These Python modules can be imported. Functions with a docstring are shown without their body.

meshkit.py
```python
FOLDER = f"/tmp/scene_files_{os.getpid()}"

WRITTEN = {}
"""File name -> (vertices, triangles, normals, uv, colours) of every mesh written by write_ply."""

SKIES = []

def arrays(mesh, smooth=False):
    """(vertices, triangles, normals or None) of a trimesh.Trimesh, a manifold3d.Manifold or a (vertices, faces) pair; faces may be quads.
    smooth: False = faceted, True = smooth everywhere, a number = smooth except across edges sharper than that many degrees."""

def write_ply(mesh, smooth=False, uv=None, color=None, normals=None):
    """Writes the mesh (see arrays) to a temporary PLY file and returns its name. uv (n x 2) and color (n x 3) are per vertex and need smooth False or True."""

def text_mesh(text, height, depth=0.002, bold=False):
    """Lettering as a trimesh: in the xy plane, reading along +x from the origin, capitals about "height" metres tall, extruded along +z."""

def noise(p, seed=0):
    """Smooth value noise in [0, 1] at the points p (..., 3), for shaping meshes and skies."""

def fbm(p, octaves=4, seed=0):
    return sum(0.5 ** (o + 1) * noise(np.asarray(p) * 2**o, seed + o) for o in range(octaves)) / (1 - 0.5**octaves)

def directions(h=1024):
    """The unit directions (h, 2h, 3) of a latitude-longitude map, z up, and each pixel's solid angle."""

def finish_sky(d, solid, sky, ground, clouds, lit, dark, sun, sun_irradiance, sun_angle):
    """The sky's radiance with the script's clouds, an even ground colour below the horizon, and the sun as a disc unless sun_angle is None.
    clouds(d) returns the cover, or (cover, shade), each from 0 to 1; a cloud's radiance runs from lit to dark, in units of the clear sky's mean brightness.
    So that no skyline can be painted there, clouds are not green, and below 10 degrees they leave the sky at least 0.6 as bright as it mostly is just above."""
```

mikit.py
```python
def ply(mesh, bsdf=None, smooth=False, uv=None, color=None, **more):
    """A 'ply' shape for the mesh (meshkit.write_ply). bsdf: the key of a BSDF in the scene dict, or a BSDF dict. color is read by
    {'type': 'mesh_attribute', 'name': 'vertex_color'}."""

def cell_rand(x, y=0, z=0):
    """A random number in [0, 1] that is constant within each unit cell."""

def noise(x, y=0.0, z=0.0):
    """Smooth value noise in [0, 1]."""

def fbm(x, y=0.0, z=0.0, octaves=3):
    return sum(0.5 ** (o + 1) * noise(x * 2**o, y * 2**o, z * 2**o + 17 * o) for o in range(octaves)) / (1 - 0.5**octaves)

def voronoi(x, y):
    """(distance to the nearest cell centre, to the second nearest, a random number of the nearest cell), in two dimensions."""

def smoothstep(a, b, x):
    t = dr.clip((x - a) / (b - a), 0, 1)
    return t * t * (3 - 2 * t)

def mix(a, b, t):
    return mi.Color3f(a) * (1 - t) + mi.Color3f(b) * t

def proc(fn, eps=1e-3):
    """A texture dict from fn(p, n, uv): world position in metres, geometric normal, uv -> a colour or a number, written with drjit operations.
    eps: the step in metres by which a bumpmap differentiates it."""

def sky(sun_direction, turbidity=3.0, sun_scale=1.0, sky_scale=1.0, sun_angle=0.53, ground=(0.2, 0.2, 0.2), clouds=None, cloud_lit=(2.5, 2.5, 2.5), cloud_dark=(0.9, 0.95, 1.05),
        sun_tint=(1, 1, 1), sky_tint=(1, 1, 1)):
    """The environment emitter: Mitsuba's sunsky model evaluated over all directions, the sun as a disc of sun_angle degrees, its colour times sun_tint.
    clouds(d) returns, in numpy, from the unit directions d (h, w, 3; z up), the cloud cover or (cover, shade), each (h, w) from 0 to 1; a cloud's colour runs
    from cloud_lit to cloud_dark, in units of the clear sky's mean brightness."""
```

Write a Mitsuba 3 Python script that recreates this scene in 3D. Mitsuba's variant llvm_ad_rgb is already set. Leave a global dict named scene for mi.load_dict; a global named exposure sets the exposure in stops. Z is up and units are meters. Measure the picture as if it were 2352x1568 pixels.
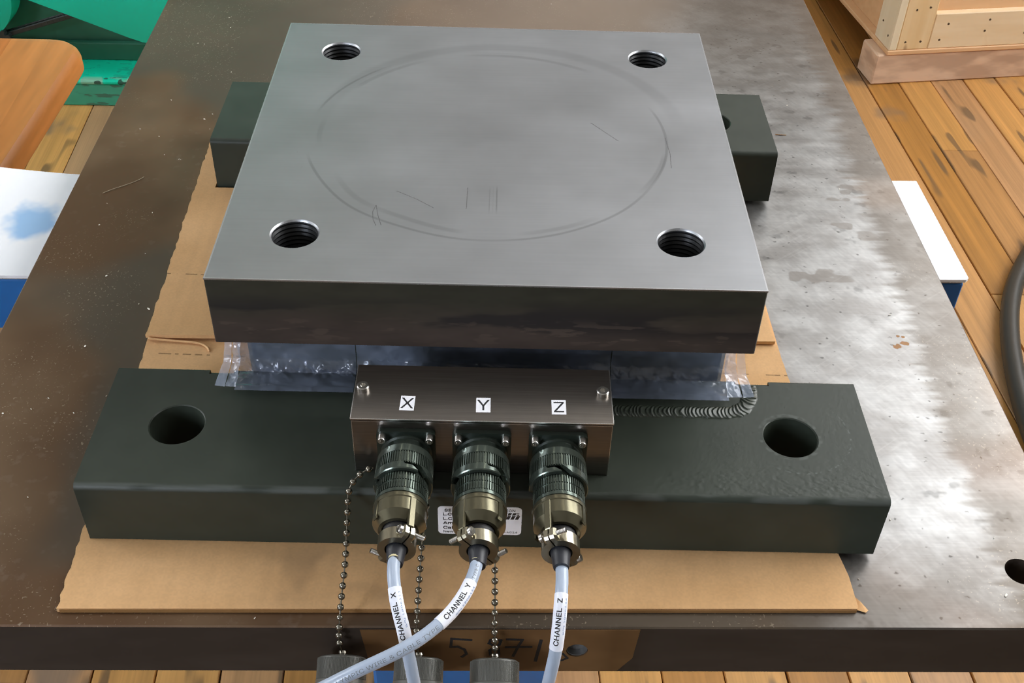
import math
import numpy as np
import trimesh
import drjit as dr
import mitsuba as mi
import manifold3d as m3
from shapely.geometry import Polygon, Point, box as sbox
from shapely.geometry.polygon import orient
from scipy.interpolate import CubicSpline
import meshkit
import mikit
from mikit import proc, fbm, noise, smoothstep, mix

PI = math.pi
T = mi.ScalarTransform4f
scene, labels = {}, {}
rng = np.random.default_rng(7)

# ------------------------------------------------------------------ camera, light, exposure
scene['camera'] = {
    'type': 'perspective', 'fov': 48.7113, 'fov_axis': 'x', 'near_clip': 0.02, 'far_clip': 60.0,
    'to_world': T().look_at(origin=[0.00707, -0.68834, 0.55482], target=[0.019936, 0.067221, -0.100128], up=[-0.022407, 0.655059, 0.755245]),
}
exposure = 1.0
WIN_RIGHT = [4.2, 4.2, 4.25]       # daylight in the tall panes of the right wall
WIN_LEFT = [2.2, 2.25, 2.35]
WIN_FRONT = [11.0, 12.0, 14.0]
LAMP = [7.0, 6.4, 5.4]

FLOOR = -0.75
CEIL = 4.0
RX0, RX1, RY0, RY1 = -3.4, 2.45, -3.0, 6.2     # the workshop's inner walls


# ------------------------------------------------------------------ helpers
def numbered(name):
    if name not in used:
        used[name] = 0
        return name
    used[name] += 1
    return f'{name}_{used[name]:03d}'


used = {}


def key_for(name, parent=None):
    return numbered(f'{parent}__{name}' if parent else name)


def add(name, mesh, mat, parent=None, smooth=False, label=None, **more):
    k = key_for(name, parent)
    scene[k] = mikit.ply(mesh, mat, smooth, **more)
    if label:
        labels.setdefault(k, {})['label'] = label
    return k


def add_shape(name, shape, parent=None):
    k = key_for(name, parent)
    scene[k] = shape
    return k


def thing(name, label, category, group=None):
    k = numbered(name)
    labels[k] = {'label': label, 'category': category}
    if group:
        labels[k]['group'] = group
    return k


def struct(name, mesh, mat, smooth=False, label=None):
    k = add(name, mesh, mat, None, smooth)
    labels[k] = {'kind': 'structure'}
    if label:
        labels[k]['label'] = label
    return k


def M(mesh):
    return m3.Manifold(m3.Mesh(np.asarray(mesh.vertices, np.float32), np.asarray(mesh.faces, np.uint32)))


def tri(man):
    m = man.to_mesh()
    return trimesh.Trimesh(m.vert_properties[:, :3], m.tri_verts, process=False)


def cat(*ms):
    ms = [m for g in ms for m in (g if isinstance(g, (list, tuple)) else [g])]
    return trimesh.util.concatenate(ms)


def hull(pts):
    return m3.Manifold.hull_points(np.asarray(pts, np.float32))


def cboxm(x0, x1, y0, y1, z0, z1, c=0.0):
    """Box with chamfered edges, as a Manifold."""
    if c <= 0:
        return m3.Manifold.cube([x1 - x0, y1 - y0, z1 - z0]).translate([x0, y0, z0])
    pts = []
    for x, sx in ((x0, 1), (x1, -1)):
        for y, sy in ((y0, 1), (y1, -1)):
            for z, sz in ((z0, 1), (z1, -1)):
                pts += [(x, y + sy * c, z + sz * c), (x + sx * c, y, z + sz * c), (x + sx * c, y + sy * c, z)]
    return hull(pts)


def cbox(*a):
    return tri(cboxm(*a))


def cyl(r, z0, z1, n=48, r2=None):
    return m3.Manifold.cylinder(z1 - z0, r, r if r2 is None else r2, n).translate([0, 0, z0])


def lathe(profile, n=72):
    """Closed solid of revolution about z from (r, z) points; first and last on the axis."""
    p = np.asarray(profile, float)
    if p[0, 0] > 1e-9:
        p = np.vstack([[0, p[0, 1]], p])
    if p[-1, 0] > 1e-9:
        p = np.vstack([p, [0, p[-1, 1]]])
    m = trimesh.creation.revolve(p, sections=n)
    m.merge_vertices()
    if m.volume < 0:
        m.invert()
    return m


def ringlathe(profile, n=72):
    """Ring of revolution: the profile is a closed loop of (r, z) that keeps clear of the axis."""
    p = np.asarray(profile, float)
    k = len(p)
    a = np.arange(n) * 2 * PI / n
    v = np.stack([np.outer(np.cos(a), p[:, 0]), np.outer(np.sin(a), p[:, 0]), np.tile(p[:, 1], (n, 1))], -1).reshape(-1, 3)
    f = []
    for i in range(n):
        for j in range(k):
            q = [i * k + j, ((i + 1) % n) * k + j, ((i + 1) % n) * k + (j + 1) % k, i * k + (j + 1) % k]
            f += [[q[0], q[1], q[2]], [q[0], q[2], q[3]]]
    m = trimesh.Trimesh(v, f, process=False)
    if m.volume < 0:
        m.invert()
    return m


def gear(r, depth, z0, z1, teeth, duty=0.55):
    """Knurled band: straight ribs round a cylinder."""
    a = []
    for i in range(teeth):
        t0 = 2 * PI * i / teeth
        w = 2 * PI / teeth
        a += [(r, t0), (r, t0 + w * duty * 0.7), (r - depth, t0 + w * duty), (r - depth, t0 + w * 0.9)]
    poly = [(rr * math.cos(t), rr * math.sin(t)) for rr, t in a]
    cs = m3.CrossSection([poly])
    return m3.Manifold.extrude(cs, z1 - z0).translate([0, 0, z0])


def frames(P, n_sub=160):
    P = np.asarray(P, float)
    t = np.r_[0, np.cumsum(np.linalg.norm(np.diff(P, axis=0), axis=1))]
    cs = CubicSpline(t, P)
    Q = cs(np.linspace(0, t[-1], n_sub))
    s = np.r_[0, np.cumsum(np.linalg.norm(np.diff(Q, axis=0), axis=1))]
    tan = np.gradient(Q, axis=0)
    tan /= np.linalg.norm(tan, axis=1, keepdims=True)
    return Q, s, tan


def tube(P, r, sides=20, n_sub=160, ref=(0, -0.756, 0.655)):
    Q, s, tan = frames(P, n_sub)
    ref = np.asarray(ref, float)
    N = ref - (tan @ ref)[:, None] * tan
    N /= np.linalg.norm(N, axis=1, keepdims=True)
    B = np.cross(N, -tan)
    r = np.broadcast_to(r, (len(Q),))
    a = np.arange(sides) * 2 * PI / sides
    v = Q[:, None] + r[:, None, None] * (np.cos(a)[None, :, None] * N[:, None] + np.sin(a)[None, :, None] * B[:, None])
    i, j = np.meshgrid(np.arange(len(Q) - 1), np.arange(sides), indexing='ij')
    q = np.stack([i * sides + j, i * sides + (j + 1) % sides, (i + 1) * sides + (j + 1) % sides, (i + 1) * sides + j], -1).reshape(-1, 4)
    f = np.vstack([q[:, [0, 1, 2]], q[:, [0, 2, 3]]])
    n = len(Q)
    vv = np.vstack([v.reshape(-1, 3), Q[0], Q[-1]])
    caps = [[n * sides, (k + 1) % sides, k] for k in range(sides)] + [[n * sides + 1, (n - 1) * sides + k, (n - 1) * sides + (k + 1) % sides] for k in range(sides)]
    m = trimesh.Trimesh(vv, np.vstack([f, caps]), process=False)
    if m.volume < 0:
        m.invert()
    return m


def xf(mesh, rot=None, move=(0, 0, 0)):
    m = mesh.copy()
    if rot is not None:
        m.apply_transform(rot)
    m.apply_translation(move)
    return m


def R(deg, axis, point=None):
    return trimesh.transformations.rotation_matrix(math.radians(deg), axis, point)


def ribbon(pts, w, normal, depth):
    """A drawn stroke: flat bars along a polyline, lying on the plane with that normal."""
    pts = np.asarray(pts, float)
    nrm = np.asarray(normal, float)
    parts = []
    for a, b in zip(pts[:-1], pts[1:]):
        d = (b - a) / max(np.linalg.norm(b - a), 1e-9)
        s = np.cross(nrm, d) * w / 2
        e = d * w * 0.35
        parts.append(tri(hull([a - e + s, a - e - s, b + e + s, b + e - s, a - e + s + nrm * depth, a - e - s + nrm * depth, b + e + s + nrm * depth, b + e - s + nrm * depth])))
    return cat(parts)


def text_on(text, height, origin, right, up, depth=0.00015, width=None, bold=False):
    m = meshkit.text_mesh(text, height, depth, bold)
    m.vertices[:, 0] -= m.bounds[0, 0]
    if width:
        m.vertices[:, 0] *= width / m.bounds[1, 0]
    right, up = (np.asarray(a, float) / np.linalg.norm(a) for a in (right, up))
    F = np.eye(4)
    F[:3, 0], F[:3, 1], F[:3, 2], F[:3, 3] = right, up, np.cross(right, up), origin
    m.apply_transform(F)
    return m


# ------------------------------------------------------------------ materials
def two(d):
    return {'type': 'twosided', 'bsdf': d}


def mat(name, color, rough=0.5, metal=0.0, bump=None, bump_scale=1.0, eps=5e-4, **more):
    d = {'type': 'principled', 'base_color': color if isinstance(color, dict) else {'type': 'rgb', 'value': list(color)},
         'roughness': rough, 'metallic': metal, **more}
    if bump is not None:
        d = {'type': 'bumpmap', 'scale': bump_scale, 'tex': proc(bump, eps), 'bsdf': d}
    scene[name] = two(d)


def band(x, a, b, soft):
    return smoothstep(a - soft, a + soft, x) * (1 - smoothstep(b - soft, b + soft, x))


def arc(p, cx, cy, r, w):
    d = dr.abs(dr.sqrt(dr.square(p.x - cx) + dr.square(p.y - cy)) - r)
    return 1 - smoothstep(w * 0.3, w, d)


def top_plate_color(p, n, uv):
    up = dr.select((n.z > 0.3) & (p.z > 0.1455), mi.Float(1), mi.Float(0))
    cloud = fbm(p.x * 16, p.y * 22, 3.0, 4)
    grain = noise(p.x * 30, p.y * 900, 1.0)
    c = mix([0.395, 0.408, 0.424], [0.49, 0.504, 0.525], cloud)
    c = c * (0.985 + 0.03 * grain)
    jag = 0.004 * (noise(p.x * 20, p.y * 20, 5) - 0.5)
    ring = arc(mi.Point3f(p.x + jag, p.y + jag, p.z), 0.001, 0.002, 0.119, 0.0028) * smoothstep(0.25, 0.7, noise(p.x * 25, p.y * 25, 9))
    ring2 = arc(mi.Point3f(p.x, p.y + jag, p.z), -0.003, 0.001, 0.1245, 0.0014) * smoothstep(0.35, 0.65, noise(p.x * 14, p.y * 14, 19))
    ring3 = arc(p, 0.006, 0.006, 0.128, 0.008) * smoothstep(0.0, 0.08, p.y) * 0.5
    c = c * (1 - 0.14 * ring) * (1 - 0.22 * ring2) * (1 - 0.2 * ring3)
    scuff = band(p.x, -0.004, 0.010, 0.002) * band(p.y, -0.092, -0.066, 0.005) * smoothstep(0.55, 0.9, noise(p.x * 900, p.y * 14, 2))
    c = c * (1 - 0.35 * scuff)
    side = mix([0.036, 0.034, 0.022], [0.060, 0.043, 0.034], smoothstep(0.137, 0.108, p.z + 0.016 * (fbm(p.x * 25, p.z * 70, 8.0, 4) - 0.5)))
    side = side * (0.8 + 0.4 * fbm(p.x * 60, p.z * 160, 3.0, 4))
    side = mix(side, [0.016, 0.014, 0.015], smoothstep(0.44, 0.60, fbm(p.x * 14 + 3, p.z * 75, 2.0, 5)) * 0.8 * band(p.z, 0.110, 0.131, 0.008))
    side = mix(side, [0.10, 0.072, 0.055], smoothstep(0.60, 0.72, fbm(p.x * 70, p.z * 300, 4.0, 4)) * band(p.z, 0.102, 0.118, 0.006) * 0.6)
    hx, hy = dr.abs(p.x) - 0.11884, dr.abs(p.y) - 0.12121
    bore = dr.select(dr.square(hx) + dr.square(hy) < 0.0156 ** 2, mi.Float(1), mi.Float(0))
    side = mix(side, [0.012, 0.013, 0.014], bore)
    return mix(side, c, up)


def plate_metal(p, n, uv):
    return dr.select((n.z > 0.3) & (p.z > 0.1455), mi.Float(1.0), mi.Float(0.15))


def plate_rough(p, n, uv):
    return dr.select(n.z > 0.3, 0.36 + 0.1 * fbm(p.x * 16, p.y * 22, 3.0, 3), mi.Float(0.5))


mat('mat_top_plate', proc(top_plate_color), proc(plate_rough), proc(plate_metal))
mat('mat_bright_edge', (0.62, 0.63, 0.65), 0.34, 1.0)


def table_color(p, n, uv):
    up = dr.select(n.z > 0.3, mi.Float(1), mi.Float(0))
    cloud = fbm(p.x * 9 + 4, p.y * 9, 1.0, 4)
    streak = fbm(p.x * 22, p.y * 190, 2.0, 3)
    brown = mix([0.100, 0.051, 0.022], [0.165, 0.102, 0.054], smoothstep(0.25, 0.75, cloud))
    scuff = smoothstep(0.62, 0.80, fbm(p.x * 150, p.y * 150, 5.0, 5)) * smoothstep(0.45, 0.65, fbm(p.x * 9 + 2, p.y * 9, 2.0, 2))
    brown = mix(brown, [0.30, 0.26, 0.22], scuff * 0.10)
    brown = mix(brown, [0.070, 0.062, 0.046], smoothstep(0.45, 0.62, fbm(p.x * 6, p.y * 6 + 9, 7.0, 3)) * 0.7)
    tone = fbm(p.x * 42 + 3, p.y * 55, 6.0, 5)
    silver = mix([0.30, 0.292, 0.28], [0.42, 0.42, 0.41], smoothstep(0.25, 0.75, tone))
    silver = silver * (0.95 + 0.10 * noise(p.x * 90, p.y * 1100, 4.0)) * (0.93 + 0.14 * noise(p.x * 500 + p.y * 300, p.y * 160 - p.x * 90, 2.0))
    d1, d2, which = mikit.voronoi(p.x * 95, p.y * 130)
    silver = silver * (1 - 0.55 * (1 - smoothstep(0.10, 0.26, d1 + 0.25 * noise(p.x * 700, p.y * 700, 3))) * smoothstep(0.72, 0.80, which))
    d1, d2, which = mikit.voronoi(p.x * 30 + 7, p.y * 50)
    silver = silver * (1 - 0.30 * (1 - smoothstep(0.08, 0.30, d1 + 0.35 * (noise(p.x * 300, p.y * 300, 5) - 0.3))) * smoothstep(0.70, 0.80, which))
    edge = 0.016 * (streak - 0.5)
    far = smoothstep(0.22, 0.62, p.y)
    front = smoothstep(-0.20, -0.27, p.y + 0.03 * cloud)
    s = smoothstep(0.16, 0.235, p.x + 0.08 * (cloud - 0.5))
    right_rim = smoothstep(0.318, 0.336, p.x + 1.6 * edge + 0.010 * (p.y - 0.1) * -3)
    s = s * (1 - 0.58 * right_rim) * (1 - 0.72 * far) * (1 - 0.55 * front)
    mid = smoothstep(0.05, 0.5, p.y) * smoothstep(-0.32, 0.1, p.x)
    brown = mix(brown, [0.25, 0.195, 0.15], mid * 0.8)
    dust = smoothstep(0.86, 0.93, noise(p.x * 900, p.y * 900, 6.0)) * smoothstep(0.4, 0.7, noise(p.x * 20, p.y * 20, 9.0))
    brown = mix(brown, [0.34, 0.28, 0.20], dust * 0.5)
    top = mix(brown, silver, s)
    for cx, cy, ax, ay in ((0.270, 0.040, 0.030, 0.008), (0.3178, 0.098, 0.010, 0.007), (0.301, 0.113, 0.008, 0.007), (0.316, 0.168, 0.009, 0.008), (0.305, 0.153, 0.012, 0.005), (0.262, 0.425, 0.010, 0.007)):
        d = dr.sqrt(dr.square((p.x - cx) / ax) + dr.square((p.y - cy) / ay)) + 1.4 * (noise(p.x * 130, p.y * 200, 3) - 0.5)
        top = mix(top, [0.22, 0.20, 0.18], (1 - smoothstep(0.6, 1.0, d)) * 0.65)
    for cx, cy, rr in ((0.3095, -0.0440, 0.004), (0.3155, -0.0405, 0.0035), (0.316, -0.033, 0.0018), (0.3125, -0.032, 0.0018)):
        d = dr.sqrt(dr.square(p.x - cx) + dr.square(p.y - cy) * 1.6) / rr + 0.6 * (noise(p.x * 500, p.y * 500, 3) - 0.5)
        top = mix(top, [0.20, 0.10, 0.035], (1 - smoothstep(0.7, 1.0, d)) * 0.9)
    scr = smoothstep(0.80, 0.86, noise(p.x * 12 + p.y * 30, p.y * 420 - p.x * 330, 3.0)) * smoothstep(0.5, 0.7, noise(p.x * 12, p.y * 9, 8))
    top = mix(top, [0.75, 0.74, 0.72], scr * s * 0.06)
    side = mix([0.030, 0.021, 0.015], [0.050, 0.037, 0.028], fbm(p.x * 20, p.z * 60, 2.0, 4))
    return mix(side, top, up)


def table_metal(p, n, uv):
    s = smoothstep(0.14, 0.26, p.x + 0.05 * (fbm(p.x * 9 + 4, p.y * 9, 1.0, 3) - 0.5))
    return dr.select(n.z > 0.3, 0.40 + 0.60 * s, mi.Float(0.1))


def table_rough(p, n, uv):
    s = smoothstep(0.14, 0.26, p.x)
    return dr.select(n.z > 0.3, 0.46 - 0.15 * s + 0.10 * fbm(p.x * 40, p.y * 150, 6.0, 2), mi.Float(0.5))


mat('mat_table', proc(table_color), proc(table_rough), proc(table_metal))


def paint_color(p, n, uv):
    c = mix([0.021, 0.028, 0.020], [0.034, 0.042, 0.031], fbm(p.x * 40, p.y * 40, p.z * 40, 4))
    wear = 0.6 * arc(p, 0.191, -0.193, 0.0188, 0.0018) * smoothstep(0.4, 0.8, noise(p.x * 400, p.y * 400, 3)) + arc(p, 0.195, -0.190, 0.034, 0.0008) * smoothstep(0.5, 0.75, noise(p.x * 700, p.y * 700, 3)) * smoothstep(0.165, 0.20, p.x) * smoothstep(-0.165, -0.18, p.y)
    c = mix(c, [0.14, 0.16, 0.15], wear * 0.35)
    edge = band(p.y, -0.2462, -0.2425, 0.001) * band(p.z, 0.0485, 0.0525, 0.001) * smoothstep(0.3, 0.6, noise(p.x * 60, p.z * 300, 3))
    return mix(c, [0.10, 0.11, 0.10], edge * 0.5)


def paint_bump(p, n, uv):
    side = smoothstep(-0.02, 0.20, p.x)
    front = smoothstep(-0.205, -0.236, p.y)
    return 0.00010 * fbm(p.x * 700, p.y * 700, p.z * 700, 2) + 0.00026 * side * front * fbm(p.x * 420, p.y * 560, p.z * 420, 2)


mat('mat_paint', proc(paint_color), 0.44, 0.0, paint_bump, 1.0, specular=0.4)
mat('mat_weld', (0.034, 0.042, 0.030), 0.34, 0.1)


def card_color(p, n, uv):
    c = mix([0.56, 0.325, 0.140], [0.66, 0.405, 0.195], fbm(p.x * 20, p.y * 40, 2.0, 3))
    c = c * (0.965 + 0.07 * noise(p.x * 180, p.y * 6, 1.0))
    c = c * (0.96 + 0.08 * noise(p.x * 900, p.y * 900, 1.0))
    sc = (1 - smoothstep(0.0003, 0.0009, dr.abs(p.y - 0.0115 + 0.02 * p.x))) + (1 - smoothstep(0.0003, 0.0009, dr.abs(p.y + 0.079 + 0.02 * p.x)))
    sc = sc * smoothstep(0.4, 0.55, noise(p.x * 350, 3.0, 1.0))
    dirt = smoothstep(0.55, 0.75, fbm(p.x * 28, p.y * 28 + 7, 3.0, 3)) * band(p.x, -0.13, -0.02, 0.03) * band(p.y, -0.29, -0.25, 0.01)
    return mix(mix(c, [0.16, 0.085, 0.03], sc * 0.75), [0.30, 0.18, 0.09], dirt * 0.5)


mat('mat_cardboard', proc(card_color), 0.85)
mat('mat_cardboard_edge', (0.25, 0.125, 0.038), 0.9)


def steel_brush(p, n, uv):
    g = noise(p.x * 40, p.y * 2500, p.z * 2500)
    return mi.Color3f(0.26, 0.238, 0.215) * (0.88 + 0.2 * g)


mat('mat_stainless', proc(steel_brush), 0.30, 1.0)
mat('mat_stainless_edge', (0.80, 0.79, 0.78), 0.25, 1.0)
mat('mat_screw', (0.66, 0.64, 0.60), 0.22, 1.0)
mat('mat_dark_green', (0.026, 0.036, 0.028), 0.30, 0.45, specular=0.7)
mat('mat_ring_green', (0.090, 0.112, 0.092), 0.17, 0.75, specular=0.7)
mat('mat_olive', (0.165, 0.152, 0.098), 0.24, 0.85)
mat('mat_clamp', (0.36, 0.33, 0.24), 0.22, 0.95)
mat('mat_rubber', (0.020, 0.022, 0.028), 0.42, specular=0.5)
mat('mat_black', (0.012, 0.012, 0.012), 0.55)
mat('mat_cable', (0.38, 0.45, 0.55), 0.24, specular=0.55, clearcoat=0.4, clearcoat_gloss=0.85)
mat('mat_cable_core', (0.62, 0.55, 0.33), 0.5)
mat('mat_sleeve', (0.83, 0.86, 0.93), 0.3, specular=0.5)
mat('mat_white_label', (0.84, 0.85, 0.88), 0.35)
mat('mat_ink', (0.012, 0.012, 0.014), 0.6)
mat('mat_grey_ink', (0.19, 0.21, 0.23), 0.6)
mat('mat_scratch', (0.16, 0.16, 0.165), 0.4, 0.6)
mat('mat_blue_ink', (0.16, 0.24, 0.46), 0.6)
mat('mat_bead', (0.30, 0.28, 0.23), 0.20, 1.0)
mat('mat_cap', (0.135, 0.135, 0.12), 0.36, 0.35)
mat('mat_bushing', (0.16, 0.16, 0.155), 0.40, 0.5)
mat('mat_debris', (0.80, 0.76, 0.66), 0.7)
mat('mat_shaving', (0.30, 0.24, 0.16), 0.6)
mat('mat_hose', (0.026, 0.027, 0.023), 0.45)
mat('mat_patch', proc(lambda p, n, uv: mix([0.115, 0.055, 0.018], [0.165, 0.085, 0.03], fbm(p.x * 40, p.z * 60, 2.0, 3))), 0.55)

# thin clear film over the dark load cell: mostly see-through, a little milky
scene['mat_film_clear'] = {'type': 'thindielectric', 'int_ior': 1.5}
mat('mat_film_haze', (0.24, 0.285, 0.38), 0.10, 0.0, lambda p, n, uv: 0.0030 * fbm(p.x * 90, p.y * 90, p.z * 90, 3), 1.0, specular=0.9)
scene['mat_film'] = {'type': 'blendbsdf', 'weight': proc(lambda p, n, uv: 0.26 + 0.26 * smoothstep(0.3, 0.75, fbm(p.x * 50, p.y * 60, p.z * 60, 3))),
                     'a': {'type': 'ref', 'id': 'mat_film_clear'}, 'b': {'type': 'ref', 'id': 'mat_film_haze'}}
mat('mat_film_white', (0.50, 0.58, 0.72), 0.14, 0.0, lambda p, n, uv: 0.0020 * fbm(p.x * 160, p.y * 160, p.z * 160, 2), 1.0, specular=0.9)
scene['mat_film_seam'] = {'type': 'blendbsdf', 'weight': 0.42, 'a': {'type': 'ref', 'id': 'mat_film_clear'}, 'b': {'type': 'ref', 'id': 'mat_film_white'}}
scene['mat_film_flange'] = {'type': 'blendbsdf', 'weight': 0.30, 'a': {'type': 'ref', 'id': 'mat_film_clear'}, 'b': {'type': 'ref', 'id': 'mat_film_white'}}

# floor: narrow boards that run away from the camera, a few degrees off the table
BW, BX0, BSLOPE, BL = 0.0829, -0.2638, -0.0560, 1.35
BY0 = 0.1447


def floor_color(p, n, uv):
    u = (p.x - BX0 - BSLOPE * (p.y - BY0)) / BW
    col = dr.floor(u)
    off = col * 0.618034
    off = off - dr.floor(off)
    seg = dr.floor(p.y / BL + off)
    r1 = mikit.cell_rand(col, seg, 5)
    r2 = mikit.cell_rand(col, seg, 6)
    c = mix([0.35, 0.160, 0.034], [0.55, 0.290, 0.088], r1)
    c = mix(c, [0.42, 0.255, 0.15], smoothstep(0.6, 0.95, r2) * 0.5)
    g = fbm(u * 6 + col * 3.7, p.y * 2.5 + col, 2.0, 4)
    c = c * (0.74 + 0.5 * g)
    fine = noise(u * 45, p.y * 5, col)
    c = c * (0.93 + 0.13 * fine)
    stain = smoothstep(0.66, 0.82, fbm(p.x * 9, p.y * 6, 1.0, 4))
    c = mix(c, [0.16, 0.125, 0.095], stain * 0.7)
    knot = smoothstep(0.82, 0.92, noise(u * 4, p.y * 9, 3.0 + col))
    c = mix(c, [0.10, 0.065, 0.035], knot * 0.75)
    grey = smoothstep(0.55, 0.7, fbm(p.x * 2.3 + 5, p.y * 1.6, 4.0, 2)) * smoothstep(0.4, 0.8, r2)
    return mix(c, [0.26, 0.20, 0.14], grey * 0.35)


mat('mat_floor', proc(floor_color), 0.42, specular=0.4)
mat('mat_floor_base', (0.10, 0.06, 0.03), 0.7)
mat('mat_wall', (0.36, 0.35, 0.33), 0.9)
mat('mat_ceiling', (0.34, 0.34, 0.34), 0.9)
mat('mat_frame', (0.25, 0.27, 0.26), 0.5)
mat('mat_lamp_body', (0.75, 0.75, 0.73), 0.5)
mat('mat_glass_pane', (0.6, 0.62, 0.64), 0.3)


def pine(seed, a, b, ax, knots=0.8):
    def fn(p, n, uv):
        q = (p.x, p.y, p.z)
        k = [60, 60, 60]
        k[ax] = 3.0
        g = fbm(q[0] * k[0], q[1] * k[1], q[2] * k[2] + seed, 3)
        c = mix(a, b, g)
        k2 = [25, 25, 25]
        k2[ax] = 12
        kn = smoothstep(0.86, 0.93, noise(q[0] * k2[0] + seed, q[1] * k2[1], q[2] * k2[2]))
        return mix(c, [0.30, 0.16, 0.06], kn * knots)
    return proc(fn)


mat('mat_pine_x', pine(3, [0.74, 0.56, 0.33], [0.83, 0.68, 0.46], 0), 0.65)
mat('mat_pine_z', pine(5, [0.68, 0.47, 0.22], [0.80, 0.62, 0.37], 2), 0.65)
mat('mat_pine_pale', pine(11, [0.70, 0.60, 0.40], [0.80, 0.72, 0.54], 2), 0.65)
mat('mat_ply', pine(8, [0.66, 0.40, 0.20], [0.76, 0.50, 0.28], 0, 0.2), 0.65)
mat('mat_runner', proc(lambda p, n, uv: mix([0.68, 0.48, 0.33], [0.50, 0.33, 0.22], smoothstep(0.35, 0.65, fbm(p.x * 12, p.y * 12, p.z * 30, 4)))), 0.75)
mat('mat_nail', (0.10, 0.075, 0.05), 0.4, 0.5)


def seat_color(p, n, uv):
    strip = dr.floor((p.x + 0.05 * p.y) / 0.062)
    r = mikit.cell_rand(strip, 3, 1)
    c = mix([0.38, 0.120, 0.024], [0.52, 0.205, 0.052], r)
    g = fbm(p.x * 55 + strip * 5, p.y * 6, p.z * 55, 3)
    return c * (0.75 + 0.5 * g)


mat('mat_seat', proc(seat_color), 0.35, specular=0.5)


def green_color(p, n, uv):
    c = mix([0.003, 0.46, 0.29], [0.006, 0.56, 0.36], fbm(p.x * 8, p.y * 8, p.z * 8, 2))
    chip = smoothstep(0.66, 0.74, fbm(p.x * 45, p.y * 40, p.z * 70, 3)) * smoothstep(-0.664, -0.69, p.z)
    c = mix(c, [0.05, 0.06, 0.045], chip * 0.85)
    rub = band(p.z, -0.697, -0.683, 0.003) * smoothstep(0.35, 0.6, noise(p.x * 40, p.y * 20, 4))
    return mix(c, [0.25, 0.40, 0.30], rub * 0.5)


mat('mat_green', proc(green_color), 0.32, specular=0.35)


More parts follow.
